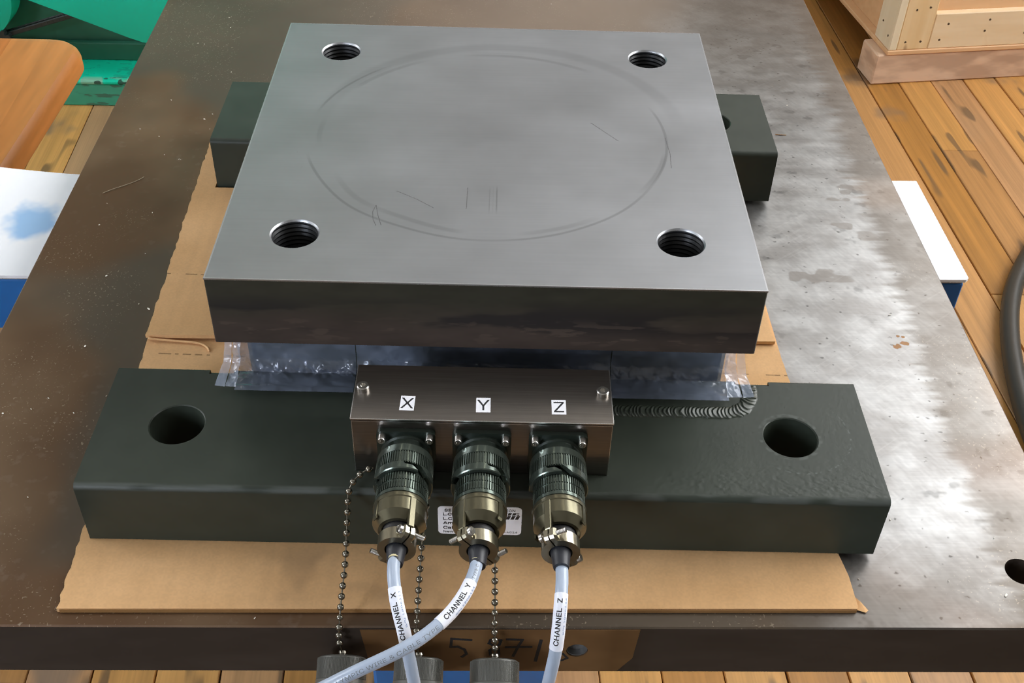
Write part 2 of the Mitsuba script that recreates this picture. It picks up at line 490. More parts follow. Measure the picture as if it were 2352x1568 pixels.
def ledge_color(p, n, uv):
    c = mix([0.004, 0.60, 0.37], [0.008, 0.68, 0.44], fbm(p.x * 12, p.y * 12, 1.0, 2))
    near = smoothstep(1.622, 1.606, p.y - 0.0157 * (p.x + 0.94))
    c = mix(c, [0.28, 0.52, 0.38], near * smoothstep(0.3, 0.6, noise(p.x * 70, p.y * 60, 4)) * 0.8)
    chip = smoothstep(0.60, 0.66, fbm(p.x * 60, p.y * 110, 3.0, 3)) * (0.25 + 0.75 * near)
    return mix(c, [0.03, 0.06, 0.045], chip * 0.9)


mat('mat_green_ledge', proc(ledge_color), 0.5, specular=0.15)
mat('mat_green_dirty', proc(lambda p, n, uv: mix([0.012, 0.13, 0.080], [0.045, 0.18, 0.12], fbm(p.x * 14, p.y * 14, p.z * 18, 4))), 0.5)
mat('mat_green_front', proc(lambda p, n, uv: mix(mix([0.032, 0.32, 0.20], [0.06, 0.40, 0.26], fbm(p.x * 14, 2.0, p.z * 25, 4)), [0.05, 0.10, 0.07], smoothstep(0.60, 0.70, fbm(p.x * 30, 1.0, p.z * 90, 3)) * 0.7)), 0.45)
mat('mat_chain', (0.045, 0.055, 0.052), 0.4, 0.5)
mat('mat_blue', proc(lambda p, n, uv: mix([0.010, 0.105, 0.32], [0.015, 0.14, 0.42], fbm(p.x * 12, p.y * 12, p.z * 20, 3))), 0.4, specular=0.5)
mat('mat_grey_pad', (0.16, 0.16, 0.155), 0.6)


def slab_color(p, n, uv):
    d = dr.sqrt(dr.square((p.x + 0.418) / 0.030) + dr.square((p.y - 0.155) / 0.036)) + 0.7 * (fbm(p.x * 60, p.y * 60, 1.0, 3) - 0.5)
    return mix([0.82, 0.84, 0.86], [0.22, 0.44, 0.72], (1 - smoothstep(0.35, 1.0, d)) * 0.85)


mat('mat_slab', proc(slab_color), 0.4)

# ------------------------------------------------------------------ the room
struct('floor', cbox(RX0, RX1, RY0, RY1, FLOOR - 0.06, FLOOR - 0.008), 'mat_floor_base', label='old wooden floor of narrow boards')


def board_x(col, y):
    return BX0 + col * BW + BSLOPE * (y - BY0)


for col in range(-12, 25):
    off = (col * 0.618034) % 1.0
    s0 = math.floor(-0.35 / BL + off)
    s1 = math.floor(2.75 / BL + off)
    for sg in range(s0, s1 + 1):
        y0, y1 = (sg - off) * BL + 0.0008, (sg + 1 - off) * BL - 0.0008
        y0, y1 = max(y0, -0.45), min(y1, 2.9)
        if y1 - y0 < 0.05:
            continue
        g = 0.0012 + 0.0016 * rng.random()
        dz = 0.0015 * rng.random()
        pts = []
        for z, c in ((FLOOR - 0.0078, 0), (FLOOR - 0.002 - dz, 0), (FLOOR - dz, 0.0012)):
            for y in (y0 + c, y1 - c):
                pts += [(board_x(col, y) + g + c, y, z), (board_x(col + 1, y) - c, y, z)]
        add('board', tri(hull(pts)), 'mat_floor', 'floor')

W = 0.12


def wall_with_openings(axis, a0, a1, at, out, holes):
    """axis 'x': wall in the plane x = at running along y; 'y': plane y = at running along x. out: +1/-1, the side away from the room."""
    lo, hi = (at, at + W) if out > 0 else (at - W, at)
    mk = (lambda u0, u1, z0, z1, g=0: cboxm(lo - g, hi + g, u0, u1, z0, z1)) if axis == 'x' else (lambda u0, u1, z0, z1, g=0: cboxm(u0, u1, lo - g, hi + g, z0, z1))
    w = mk(a0, a1, FLOOR, CEIL)
    for u0, u1, z0, z1 in holes:
        w = w - mk(u0, u1, z0, z1, 0.02)
    return tri(w), mk, lo, hi


def window(axis, at, out, u0, u1, z0, z1, nu, nz, radiance):
    lo, hi = (at, at + W) if out > 0 else (at - W, at)
    mid = (lo + hi) / 2 + 0.02 * out
    k = numbered('window')
    if k == 'window':
        k = 'window_0'
    k = f"window_{int(k.split('_')[1]) + 1}"
    labels[k] = {'kind': 'structure', 'label': 'tall steel workshop window full of daylight'}
    bars = []
    mk = (lambda a, b, c, d, t: cbox(mid - t, mid + t, a, b, c, d)) if axis == 'x' else (lambda a, b, c, d, t: cbox(a, b, mid - t, mid + t, c, d))
    fw = 0.035
    bars += [mk(u0, u1, z0, z0 + fw, 0.03), mk(u0, u1, z1 - fw, z1, 0.03), mk(u0, u0 + fw, z0, z1, 0.03), mk(u1 - fw, u1, z0, z1, 0.03)]
    for i in range(1, nu):
        u = u0 + (u1 - u0) * i / nu
        bars.append(mk(u - 0.014, u + 0.014, z0 + fw, z1 - fw, 0.016))
    for i in range(1, nz):
        z = z0 + (z1 - z0) * i / nz
        bars.append(mk(u0 + fw, u1 - fw, z - 0.014, z + 0.014, 0.016))
    add('frame', cat(bars), 'mat_frame', k)
    q = mid + 0.010 * out
    if axis == 'x':
        v = [(q, u0, z0), (q, u1, z0), (q, u1, z1), (q, u0, z1)]
        want = np.array([-out, 0, 0])
    else:
        v = [(u0, q, z0), (u1, q, z0), (u1, q, z1), (u0, q, z1)]
        want = np.array([0, -out, 0])
    v = np.array(v, float)
    f = np.array([[0, 1, 2], [0, 2, 3]])
    if np.dot(np.cross(v[1] - v[0], v[2] - v[0]), want) < 0:
        f = f[:, ::-1]
    s = mikit.ply(trimesh.Trimesh(v, f, process=False), 'mat_glass_pane')
    s['emitter'] = {'type': 'area', 'radiance': {'type': 'rgb', 'value': radiance}}
    add_shape('pane', s, k)


right_holes = [(-0.40, 1.35, 0.45, 3.75), (1.60, 3.30, 0.45, 3.75), (3.46, 5.00, 0.45, 3.75)]
left_holes = [(-0.2, 1.4, 0.35, 3.0)]
front_holes = [(-3.1, -1.9, 0.45, 1.9)]
w, *_ = wall_with_openings('x', RY0 - W, RY1 + W, RX1, 1, right_holes)
struct('wall_right', w, 'mat_wall')
w, *_ = wall_with_openings('x', RY0 - W, RY1 + W, RX0, -1, left_holes)
struct('wall_left', w, 'mat_wall')
w, *_ = wall_with_openings('y', RX0, RX1, RY1, 1, [])
struct('wall_back', w, 'mat_wall')
w, *_ = wall_with_openings('y', RX0, RX1, RY0, -1, front_holes)
struct('wall_front', w, 'mat_wall')
struct('ceiling', cbox(RX0, RX1, RY0, RY1, CEIL, CEIL + 0.08), 'mat_ceiling')
for h in right_holes:
    window('x', RX1, 1, *h, 4, 5, WIN_RIGHT)
for h in left_holes:
    window('x', RX0, -1, *h, 4, 5, WIN_LEFT)
for h in front_holes:
    window('y', RY0, -1, *h, 4, 5, WIN_FRONT)

for lx, ly, wh in ((-1.2, 1.5, 'over the green machine'), (1.0, 3.6, 'beyond the pine crate'), (-1.2, 4.2, 'nearest the left window')):
    k = thing('ceiling_lamp', f'white fluorescent ceiling lamp {wh}', 'lamp', 'fluorescent lamps under the ceiling')
    add('housing', cbox(lx - 0.11, lx + 0.11, ly - 0.65, ly + 0.65, CEIL - 0.07, CEIL, 0.01), 'mat_lamp_body', k)
    tb = mikit.ply(xf(tri(cyl(0.02, -0.58, 0.58, 16)), R(90, [1, 0, 0]), (lx, ly, CEIL - 0.095)), 'mat_lamp_body')
    tb['emitter'] = {'type': 'area', 'radiance': {'type': 'rgb', 'value': LAMP}}
    add_shape('tube', tb, k)
    for e_ in (-0.59, 0.59):
        add('socket', cbox(lx - 0.015, lx + 0.015, ly + e_ - 0.01, ly + e_ + 0.01, CEIL - 0.12, CEIL - 0.07), 'mat_lamp_body', k)

# ------------------------------------------------------------------ steel table plate on its blue stand
TYAW = math.degrees(0.01861)
ROT_T = R(TYAW, [0, 0, 1])
TL, TR, TF, TT, TB = -0.3638, 0.3663, -0.30167, 0.04555, 0.92


def tx(mesh):
    m = mesh.copy()
    m.apply_transform(ROT_T)
    return m


def tpt(x, y, z):
    return np.array(trimesh.transformations.transform_points([[x, y, z]], ROT_T)[0])


def untp(x, y, z):
    return np.array(trimesh.transformations.transform_points([[x, y, z]], np.linalg.inv(ROT_T))[0])


table = thing('steel_table_top', 'thick worn steel table plate, brown on the left and polished silver on the right', 'table')
slab = cboxm(TL, TR, TF, TB, -TT, 0, 0.0009)
h1 = untp(0.3325, -0.2535, 0)
slab = slab - cyl(0.0098, -0.06, 0.01, 48).translate([h1[0], h1[1], 0])
h2 = untp(0.0584, -0.3016, -0.0225)
bore = tri(cyl(0.0064, -0.01, 0.03, 40))
bore.apply_transform(R(-90, [1, 0, 0]))
bore.apply_translation([h2[0], TF, h2[2]])
slab = slab - M(bore)
far_hole = untp(-0.30, 0.75, 0)
add('plate', tx(tri(slab)), 'mat_table', table)
liner = tri(cyl(0.0063, 0.0, 0.028, 40) - cyl(0.0057, -0.01, 0.004, 40))
liner.apply_transform(R(-90, [1, 0, 0]))
liner.apply_translation([h2[0], TF + 0.0006, h2[2]])
add('hole_bushing', tx(liner), 'mat_bushing', table, 40, label='bright metal lining of the hole in the front edge')
# brown patch with handwriting on the front edge
pz = -0.0002
patch = hull([(-0.0745, TF - 0.0004, -0.0025), (0.0885, TF - 0.0004, -0.0015), (0.0865, TF - 0.0004, -0.030), (0.078, TF - 0.0004, -0.0440), (-0.070, TF - 0.0004, -0.0440),
              (-0.0745, TF + 0.0004, -0.0025), (0.0885, TF + 0.0004, -0.0015), (0.0865, TF + 0.0004, -0.030), (0.078, TF + 0.0004, -0.0440), (-0.070, TF + 0.0004, -0.0440)])
patch = patch - M(xf(tri(cyl(0.0064, -0.01, 0.03, 40)), R(-90, [1, 0, 0]), (h2[0], TF, h2[2])))
add('brown_patch', tx(tri(patch)), 'mat_patch', table, label='brown painted patch with a handwritten number')
yy = TF - 0.0004


def stroke(pts, w=0.0017):
    return ribbon([(a, yy, b) for a, b in pts], w, (0, -1, 0), 0.0002)


ink = [
    stroke([(-0.0215, -0.0105), (-0.0100, -0.0120)]), stroke([(-0.0215, -0.0105), (-0.0220, -0.0190), (-0.0180, -0.0185), (-0.0140, -0.0215), (-0.0128, -0.0260), (-0.0155, -0.029)]),
    stroke([(0.0075, -0.0120), (0.0015, -0.0115), (0.0005, -0.0150), (0.0060, -0.0200), (0.0065, -0.0260), (0.0015, -0.0270), (0.0010, -0.0220), (0.0065, -0.0165), (0.0075, -0.0120)]),
    stroke([(0.0110, -0.0110), (0.0200, -0.0115), (0.0175, -0.0190), (0.0150, -0.0280)]), stroke([(0.0105, -0.0190), (0.0255, -0.0185)]),
    stroke([(0.0310, -0.0120), (0.0285, -0.0330)], 0.0020), stroke([(0.0385, -0.0110), (0.0370, -0.0200), (0.0380, -0.0290)], 0.0020),
    stroke([(0.0400, -0.0240), (0.0445, -0.0255), (0.0475, -0.0300), (0.0440, -0.0325), (0.0380, -0.0290)], 0.0014),
]
add('handwriting', tx(cat(ink)), 'mat_ink', table, label='black handwritten number on the brown patch')

stand = thing('blue_stand', 'blue steel stand that carries the heavy steel table plate', 'stand')
SY = R(1.75, [0, 0, 1])
c, s_ = math.cos(math.radians(1.75)), math.sin(math.radians(1.75))


def sx(mesh):
    return xf(mesh, SY)


add('cross_beam', sx(cbox(-0.60, 0.4215, 0.0900, 0.2350, -0.107, -0.0516, 0.0015)), 'mat_blue', stand)
add('pad', sx(cbox(-0.60, 0.4190, 0.0900, 0.2355, -0.0515, -0.0490, 0.0004)), 'mat_grey_pad', stand, label='grey strip on the blue beam')
add('column', sx(cbox(-0.128, 0.084, 0.060, 0.225, -0.70, -0.107, 0.004)), 'mat_blue', stand)
add('base', sx(cbox(-0.128, 0.084, 0.10, 0.72, FLOOR, -0.7001, 0.004)), 'mat_blue', stand)
add('rear_post', sx(cbox(-0.10, 0.06, 0.62, 0.715, -0.70, -0.107, 0.004)), 'mat_blue', stand)
add('rear_beam', sx(cbox(-0.30, 0.30, 0.61, 0.73, -0.107, -0.0456, 0.002)), 'mat_blue', stand)

# white slab between beam and table plate; its far left corner curls up
nx, ny = 60, 14
gx, gy = np.linspace(-0.66, 0.4240, nx), np.linspace(0.0880, 0.2465, ny)
ZT, ZB = -0.0457, -0.0488


def slab_mesh():
    v, f = [], []
    X, Y = np.meshgrid(gx, gy, indexing='ij')
    tt = np.clip((-0.385 - X) / 0.16, 0, 1.8)
    vv = np.clip((Y - 0.0880) / 0.159, 0, 1)
    lift = 0.020 * tt ** 1.3 * vv ** 1.5
    Xc = X.copy()
    # small corner cut at the near right corner
    top = np.stack([Xc, Y, ZT + lift], -1)
    bot = np.stack([Xc, Y, ZB + lift], -1)
    for g in (top, bot):
        g[-1, 0] = g[-1, 0] + [-0.003, 0.0, 0]
        g[-1, 1] = g[-1, 1] + [0, -0.0095, 0]
    n = nx * ny
    v = np.vstack([top.reshape(-1, 3), bot.reshape(-1, 3)])
    i, j = np.meshgrid(np.arange(nx - 1), np.arange(ny - 1), indexing='ij')
    q = np.stack([i * ny + j, (i + 1) * ny + j, (i + 1) * ny + j + 1, i * ny + j + 1], -1).reshape(-1, 4)
    f = [q, q[:, ::-1] + n]
    bd = [(a * ny, (a + 1) * ny) for a in range(nx - 1)] + [((nx - 1) * ny + b, (nx - 1) * ny + b + 1) for b in range(ny - 1)] + \
         [((a + 1) * ny + ny - 1, a * ny + ny - 1) for a in range(nx - 1)] + [(b + 1, b) for b in range(ny - 1)]
    f.append(np.array([[a, a + n, b + n, b] for a, b in bd]))
    q = np.vstack(f)
    m = trimesh.Trimesh(v, np.vstack([q[:, [0, 1, 2]], q[:, [0, 2, 3]]]), process=False)
    if m.volume < 0:
        m.invert()
    return m


k = add('white_slab', sx(slab_mesh()), 'mat_slab', None, 30)
labels[k] = {'label': 'thin white plastic slab with a blue smear, under the steel table plate', 'category': 'plastic sheet'}

# ------------------------------------------------------------------ cardboard sheets under the load cell
CT1, CT2 = 0.0035, 0.0030


def torn(side, a, b, n, amp, seed):
    r = np.random.default_rng(seed)
    t = np.linspace(0, 1, n)
    a, b = np.array(a), np.array(b)
    d = (b - a) / np.linalg.norm(b - a)
    nn = np.array([d[1], -d[0]])
    w = amp * (r.random(n) - 0.5) + amp * 0.2 * np.sin(t * 40 + seed)
    w[0] = w[-1] = 0
    return [tuple(a + (b - a) * tt + nn * ww) for tt, ww in zip(t, w)]


def sheet(poly, z0, z1, bend=None, step=0.006):
    p = orient(Polygon(poly).buffer(0))
    m = m3.Manifold.extrude(m3.CrossSection([list(p.exterior.coords)[:-1]]), z1 - z0)
    if bend is not None:
        m = m.refine_to_length(step)
    m = tri(m)
    m.apply_translation([0, 0, z0])
    if bend is not None:
        m.vertices[:, 2] += bend(m.vertices)
    return m


front_sheet = thing('cardboard_sheet', 'brown cardboard sheet under the load cell with a torn left edge, nearest the front', 'cardboard')
poly = torn(-1, (-0.2445, -0.2968), (-0.2500, -0.075), 46, 0.0016, 1) + torn(-1, (-0.2500, -0.075), (-0.2610, 0.232), 14, 0.001, 2) + [(-0.2405, 0.232), (-0.2405, 0.138), (0.2120, 0.138)] + \
    torn(1, (0.2170, -0.0660), (0.2190, -0.092), 5, 0.001, 3) + [(0.2195, -0.24), (0.2232, -0.262)] + [(0.2238, -0.2840), (0.2232, -0.2862)]
mesh = sheet(poly, 0.0002, CT1)
add('board', mesh, 'mat_cardboard', front_sheet)
fl = m3.Manifold.extrude(m3.CrossSection([[(-0.2428, -0.2973), (0.2228, -0.2868), (0.2228, -0.2864), (-0.2428, -0.2969)]]), 0.0027).translate([0, 0, 0.0003])
add('corrugated_edge', tri(fl), 'mat_cardboard_edge', front_sheet, label='darker cut edge that shows the corrugation')
tear = hull([(0.2225, -0.2850, 0.0012), (0.2235, -0.2760, 0.0020), (0.2305, -0.2850, 0.0006), (0.2285, -0.2870, 0.0010), (0.2265, -0.2800, 0.0024)])
add('torn_corner', tri(tear), 'mat_cardboard', front_sheet, label='small torn corner flap')

upper = thing('cardboard_sheet', 'upper cardboard sheet under the steel load cell with a creased fold, behind the front one', 'cardboard')
poly = torn(-1, (-0.2512, -0.0600), (-0.2614, 0.2350), 60, 0.0013, 5) + [(-0.2408, 0.236), (-0.2408, 0.1395), (0.2085, 0.1395)] + torn(1, (0.2120, 0.02), (0.2142, -0.0500), 8, 0.0008, 6)


def bend2(v):
    ridge = 0.0010 * np.exp(-((v[:, 1] - 0.083 + 0.02 * v[:, 0]) / 0.006) ** 2)
    lip = 0.0022 * np.clip((-0.035 - v[:, 1]) / 0.025, 0, 1) ** 2
    return ridge + lip


add('board', sheet(poly, CT1 + 0.0001, CT1 + CT2, bend2, 0.008), 'mat_cardboard', upper, 25)
curl = [(-0.249, -0.0615, 0.0068), (-0.235, -0.0618, 0.0055), (-0.220, -0.0628, 0.0052), (-0.208, -0.0655, 0.0050), (-0.2025, -0.0715, 0.0045)]
add('peeled_strip', tube(curl, 0.0009, 6, 24), 'mat_cardboard', upper, True, label='thin curled strip of paper peeling off the edge')

# ------------------------------------------------------------------ load cell
cell = thing('load_cell', 'square steel plate load cell on two dark green bars with a three-connector box', 'load cell')
BX, BXR, FY0, BWD, KY0, BH = -0.23946, 0.24185, -0.24551, 0.10302, 0.14251, 0.05196


def bar(y0, z0, hx0, hx1, hy, notch):
    b = cboxm(BX, BXR, y0, y0 + BWD, z0, BH, 0.0006)
    # rounded long edges: hull of rods
    prof = []
    for (cy, cz, r) in ((y0 + 0.004, BH - 0.004, 0.004), (y0 + BWD - 0.0015, BH - 0.0015, 0.0015), (y0 + 0.0008, z0 + 0.0008, 0.0008), (y0 + BWD - 0.0008, z0 + 0.0008, 0.0008)):
        for a in np.arange(0, 2 * PI, PI / 8):
            prof.append((cy + r * math.cos(a), cz + r * math.sin(a)))
    pts = [(x, a, c_) for x in (BX, BXR) for a, c_ in prof]
    b = hull(pts)
    for hx in (hx0, hx1):
        b = b - cyl(0.01675, z0 - 0.01, BH + 0.01, 64).translate([hx, hy, 0])
        b = b - cyl(0.0168, BH - 0.0006, BH + 0.0003, 64, 0.0177).translate([hx, hy, 0])
    if notch:
        for nx_, w_ in ((0.1745, 0.011), (-0.172, 0.008)):
            b = b - M(xf(tri(cyl(0.006, -w_, w_, 24)), R(90, [0, 1, 0]), (nx_, y0 + BWD + 0.001, BH + 0.0025)))
    return tri(b)


add('front_bar', bar(FY0, CT1, -0.19025, 0.19115, FY0 + 0.05209, True), 'mat_paint', cell, 25)
add('rear_bar', bar(KY0, CT1, -0.1850, 0.19115, KY0 + 0.05093, False), 'mat_paint', cell, 25)
core = cboxm(-0.155, 0.1560, -0.1385, 0.1385, 0.012, 0.0973, 0.003)
add('core', tri(core), 'mat_paint', cell, 25, label='dark painted block between the bars and the plate')
# weld bead along the foot of the core, curling round its right corner
wl = [(0.004 + 0.004 * i, -0.1732) for i in range(37)] + [(0.1545, -0.1730), (0.1605, -0.1715), (0.1658, -0.1680), (0.1694, -0.1622), (0.1712, -0.1555), (0.1718, -0.1480)]
wl = np.array(wl)
wt = np.r_[0, np.cumsum(np.linalg.norm(np.diff(wl, axis=0), axis=1))]
wcs = CubicSpline(wt, wl)
ws = np.arange(0, wt[-1], 0.00032)
wp, wd = wcs(ws), wcs(ws, 1)
wn = np.stack([wd[:, 1], -wd[:, 0]], -1) / np.linalg.norm(wd, axis=1, keepdims=True)   # outward, away from the core
tt = np.linspace(-1, 1, 19)
wig = meshkit.noise(np.stack([ws * 180, ws * 0, ws * 0], -1), 4)
ph = ws[:, None] / 0.0027 + 1.1 * wig[:, None] - 1.15 * (tt[None] - 0.15) ** 2
fr = ph - np.floor(ph)
prof_h = np.sqrt(np.clip(1 - tt ** 2, 0, 1))[None]
hh = 0.0016 * prof_h + 0.00085 * prof_h * (1 - fr) ** 1.5 * (0.6 + 0.8 * meshkit.noise(np.stack([np.floor(ph), 0 * ph, 0 * ph], -1), 9))
half_w = 0.0054 + 0.0007 * (meshkit.noise(np.stack([ws * 420, ws * 0, ws * 0], -1), 11) - 0.5) * 2
VX = wp[:, None, 0] + wn[:, None, 0] * tt[None] * half_w[:, None]
VY = wp[:, None, 1] + wn[:, None, 1] * tt[None] * half_w[:, None]
WV = np.stack([VX, VY, BH - 0.0004 + hh], -1)
ii, jj = np.meshgrid(np.arange(len(ws) - 1), np.arange(len(tt) - 1), indexing='ij')
nt = len(tt)
wq = np.stack([ii * nt + jj, ii * nt + jj + 1, (ii + 1) * nt + jj + 1, (ii + 1) * nt + jj], -1).reshape(-1, 4)
wm = trimesh.Trimesh(WV.reshape(-1, 3), np.vstack([wq[:, [0, 1, 2]], wq[:, [0, 2, 3]]]), process=False)
if wm.face_normals[:, 2].mean() < 0:
    wm.invert()
add('weld_bead', wm, 'mat_weld', cell, True, label='rippled weld bead along the bar')

PH, PD, PZ0, PZ1 = 0.165, 0.16779, 0.09744, 0.14698
plate = cboxm(-PH, PH, -PD, PD, PZ0, PZ1, 0.0006)
depth = PZ1 - PZ0
prof = [(0.0, -0.002)]
z = -0.002
while z < depth - 0.0022:
    prof += [(0.0141, z), (0.0150, z + 0.0013), (0.0150, z + 0.0016), (0.0141, z + 0.0029)]
    z += 0.0031
prof += [(0.0142, depth - 0.0012), (0.0152, depth + 0.00005), (0.0152, depth + 0.003), (0.0, depth + 0.003)]
thread = M(lathe(prof, 72)).translate([0, 0, PZ0])
for sx_ in (-1, 1):
    for sy_ in (-1, 1):
        plate = plate - thread.translate([sx_ * 0.11884, sy_ * 0.12121, 0])
add('top_plate', tri(plate), 'mat_top_plate', cell, 35, label='machined grey steel plate with four threaded holes')
# bright broken edges of the plate
eg = 0.0007
rim = cboxm(-PH - 0.00015, PH + 0.00015, -PD - 0.00015, PD + 0.00015, PZ1 - 0.0009, PZ1 + 0.00008) - cboxm(-PH + eg, PH - eg, -PD + eg, PD - eg, PZ1 - 0.002, PZ1 + 0.002)
add('plate_edge', tri(rim), 'mat_bright_edge', cell, label='bright broken edge round the plate')
# scratches on the plate: thin scribed lines
scr = []
for pts in ([(-0.0605, -0.0716), (-0.0475, -0.0800), (-0.0355, -0.0900)], [(-0.0720, -0.0885), (-0.0735, -0.0960), (-0.0725, -0.1040), (-0.0700, -0.1110)], [(-0.0720, -0.0885), (-0.0700, -0.0990), (-0.0670, -0.1100)],
            [(0.0700, 0.0210), (0.0790, 0.0090), (0.0880, -0.0030)], [(-0.0145, -0.0660), (-0.0146, -0.0900)], [(0.121, 0.003), (0.1225, -0.018), (0.1215, -0.036)]):
    add('scratch', ribbon([(a, b, PZ1) for a, b in pts], 0.0004, (0, 0, 1), 0.00004), 'mat_scratch', cell, label='thin dark scratch on the plate')

# junction box
QX0, QX1, QY0, QY1, QZ0, QZ1 = -0.0763, 0.0750, -0.2287, -0.1832, BH + 0.0001, 0.0960
bx = numbered(f'{cell}__junction_box')
labels[bx] = {'label': 'brushed stainless steel junction box with three connectors'}
body = cboxm(QX0 + 0.0006, QX1 - 0.0006, QY0, QY1, QZ0, QZ1 - 0.0022, 0.0003)
add('body', tri(body), 'mat_stainless', bx)
lid = cboxm(QX0, QX1, QY0 - 0.0006, QY1, QZ1 - 0.0016, QZ1, 0.0003)
add('lid', tri(lid), 'mat_stainless', bx)
e = 0.0004
le = [cbox(QX0, QX1, QY0 - 0.0008, QY0 - 0.0004, QZ1 - 0.0005, QZ1 + 0.00005), cbox(QX0 - 0.0001, QX0 + e, QY0, QY1, QZ1 - 0.0005, QZ1 + 0.00005), cbox(QX1 - e, QX1 + 0.0001, QY0, QY1, QZ1 - 0.0005, QZ1 + 0.00005),
      cbox(QX0 + 0.0006, QX1 - 0.0006, QY0 - 0.0002, QY0 + 0.0002, QZ1 - 0.0026, QZ1 - 0.0021), cbox(QX1 - 0.0008, QX1 - 0.0004, QY0 - 0.0002, QY0 + 0.0002, QZ0, QZ1 - 0.0022), cbox(QX0 + 0.0004, QX0 + 0.0008, QY0 - 0.0002, QY0 + 0.0002, QZ0, QZ1 - 0.0022)]
add('edge', cat(le), 'mat_stainless_edge', bx, label='bright folded edges of the box')


def socket_screw(d, h, f=0.27):
    c_ = cyl(d / 2, 0, h * 0.85, 28) + cyl(d / 2, h * 0.85, h, 28, d / 2 * 0.86)
    hexa = m3.Manifold.cylinder(h, d * f, d * f, 6).translate([0, 0, h * 0.45])
    return tri(c_ - hexa)


ss = socket_screw(0.0074, 0.0032, 0.24)
for a, b in ((-0.0712, -0.2045), (0.0697, -0.2045)):
    add('screw', xf(ss, None, (a, b, QZ1)), 'mat_screw', bx, 30)
for ch, a, b, ang in (('X', -0.0444, -0.2158, -1.5), ('Y', -0.0003, -0.2161, 0.5), ('Z', 0.0436, -0.2165, 0.5)):
    lb = cbox(-0.0042, 0.0042, -0.0060, 0.0060, 0, 0.00015)
    add('letter_label', xf(lb, R(ang, [0, 0, 1]), (a, b, QZ1)), 'mat_white_label', bx, label=f'white square label with the black letter {ch}')
    t = meshkit.text_mesh(ch, 0.0085, 0.00008)
    t.apply_translation([-t.bounds[:, 0].mean(), -t.bounds[:, 1].mean(), 0.00015])
    add('letter', xf(t, R(ang, [0, 0, 1]), (a, b, QZ1)), 'mat_ink', bx, label=f'black letter {ch}')

# receptacles
CX = (-0.0446, -0.0007, 0.0436)
CZ = 0.0715
OUT = R(90, [1, 0, 0])          # local z -> world -y, local y -> world z


def outward(mesh, cx, z=CZ):
    return xf(mesh, OUT, (cx, QY0, z))


fl = hull([(sx_ * 0.0138 + 0.0032 * math.cos(a), sy_ * 0.0138 + 0.0032 * math.sin(a), z_) for sx_ in (-1, 1) for sy_ in (-1, 1) for a in np.arange(0, 2 * PI, PI / 8) for z_ in (0.0001, 0.0030)])
flange = tri(fl)
barrel = lathe([(0.0150, 0.0030), (0.0150, 0.0045), (0.0138, 0.0052), (0.0138, 0.0125), (0.0, 0.0125)], 64)
fs = socket_screw(0.0048, 0.0048)
for cx in CX:
    r = numbered(f'{cell}__receptacle')
    add('flange', outward(flange, cx), 'mat_dark_green', r, 30)
    add('barrel', outward(barrel, cx), 'mat_dark_green', r, 40)
    for a, b in ((-1, 1), (1, 1), (-1, -1), (1, -1)):
        add('flange_screw', xf(fs, OUT, (cx + a * 0.0136, QY0 - 0.0030, CZ + b * 0.0136)), 'mat_screw', r, 30)

# rating label on the front bar
rl = numbered(f'{cell}__rating_label')
LX0, LX1, LZ0, LZ1 = -0.0262, 0.0240, 0.0155, 0.0408
cs = orient(Polygon([(LX0, LZ0), (LX1, LZ0), (LX1, LZ1), (LX0, LZ1)]).buffer(-0.003).buffer(0.003, quad_segs=6))
lab = m3.Manifold.extrude(m3.CrossSection([list(cs.exterior.coords)[:-1]]), 0.0002)
lab = xf(tri(lab), R(90, [1, 0, 0]), (0, FY0, 0))
add('card', lab, 'mat_white_label', rl, label='white rating label with rounded corners')
yl = FY0 - 0.0002
rt, upv = (1, 0, 0), (0, 0, 1)
tx_ = [text_on('SEN', 0.0022, (-0.0222, yl, 0.0362), rt, upv, bold=True, width=0.0068), text_on('TION', 0.0022, (0.0128, yl, 0.0368), rt, upv, width=0.0072),
       text_on('L.C.', 0.0022, (-0.0232, yl, 0.0327), rt, upv, bold=True, width=0.0062), text_on('L.C', 0.0022, (-0.0232, yl, 0.0287), rt, upv, bold=True, width=0.0056),
       text_on('Amp', 0.0022, (-0.0232, yl, 0.0247), rt, upv, bold=True, width=0.0085), text_on('Calib', 0.0022, (-0.0232, yl, 0.0205), rt, upv, bold=True, width=0.0095),
       text_on('New', 0.0017, (-0.0232, yl, 0.0170), rt, upv, width=0.0062), text_on('849-4016', 0.0015, (0.0082, yl, 0.0172), rt, upv, width=0.0135)]
add('print', cat(tx_), 'mat_ink', rl, label='small black printed text')
logo = []
for i in range(4):
    x0 = 0.0118 + i * 0.0027
    for z0, z1, g in ((0.0300, 0.0331, 0), (0.0337, 0.0357, 0.0009)):
        w_ = 0.0020 if not (i == 3 and g) else 0.0016
        if i == 3 and g:
            for za, zb in ((0.0337, 0.0343), (0.0350, 0.0356)):
                logo.append(tri(hull([(x0 + g + dx, y_, zz) for dx in (0, w_) for y_ in (yl, yl - 0.00012) for zz in (za, zb)])))
            continue
        sl = (z1 - z0) * 0.35
        logo.append(tri(hull([(x0 + g + dx + (sl if zz == z1 else 0), y_, zz) for dx in (0, w_) for y_ in (yl, yl - 0.00012) for zz in (z0, z1)])))
add('logo', cat(logo), 'mat_ink', rl, label='black logo of slanted blocks')

# ------------------------------------------------------------------ cables with their plugs
def thread_rod(r, z0, z1, pitch=0.0007):
    prof = [(0, z0)]
    z = z0
    while z < z1 - pitch:
        prof += [(r * 0.82, z), (r, z + pitch * 0.4), (r, z + pitch * 0.6)]
        z += pitch
    prof += [(r * 0.8, z1), (0, z1)]
    return lathe(prof, 16)


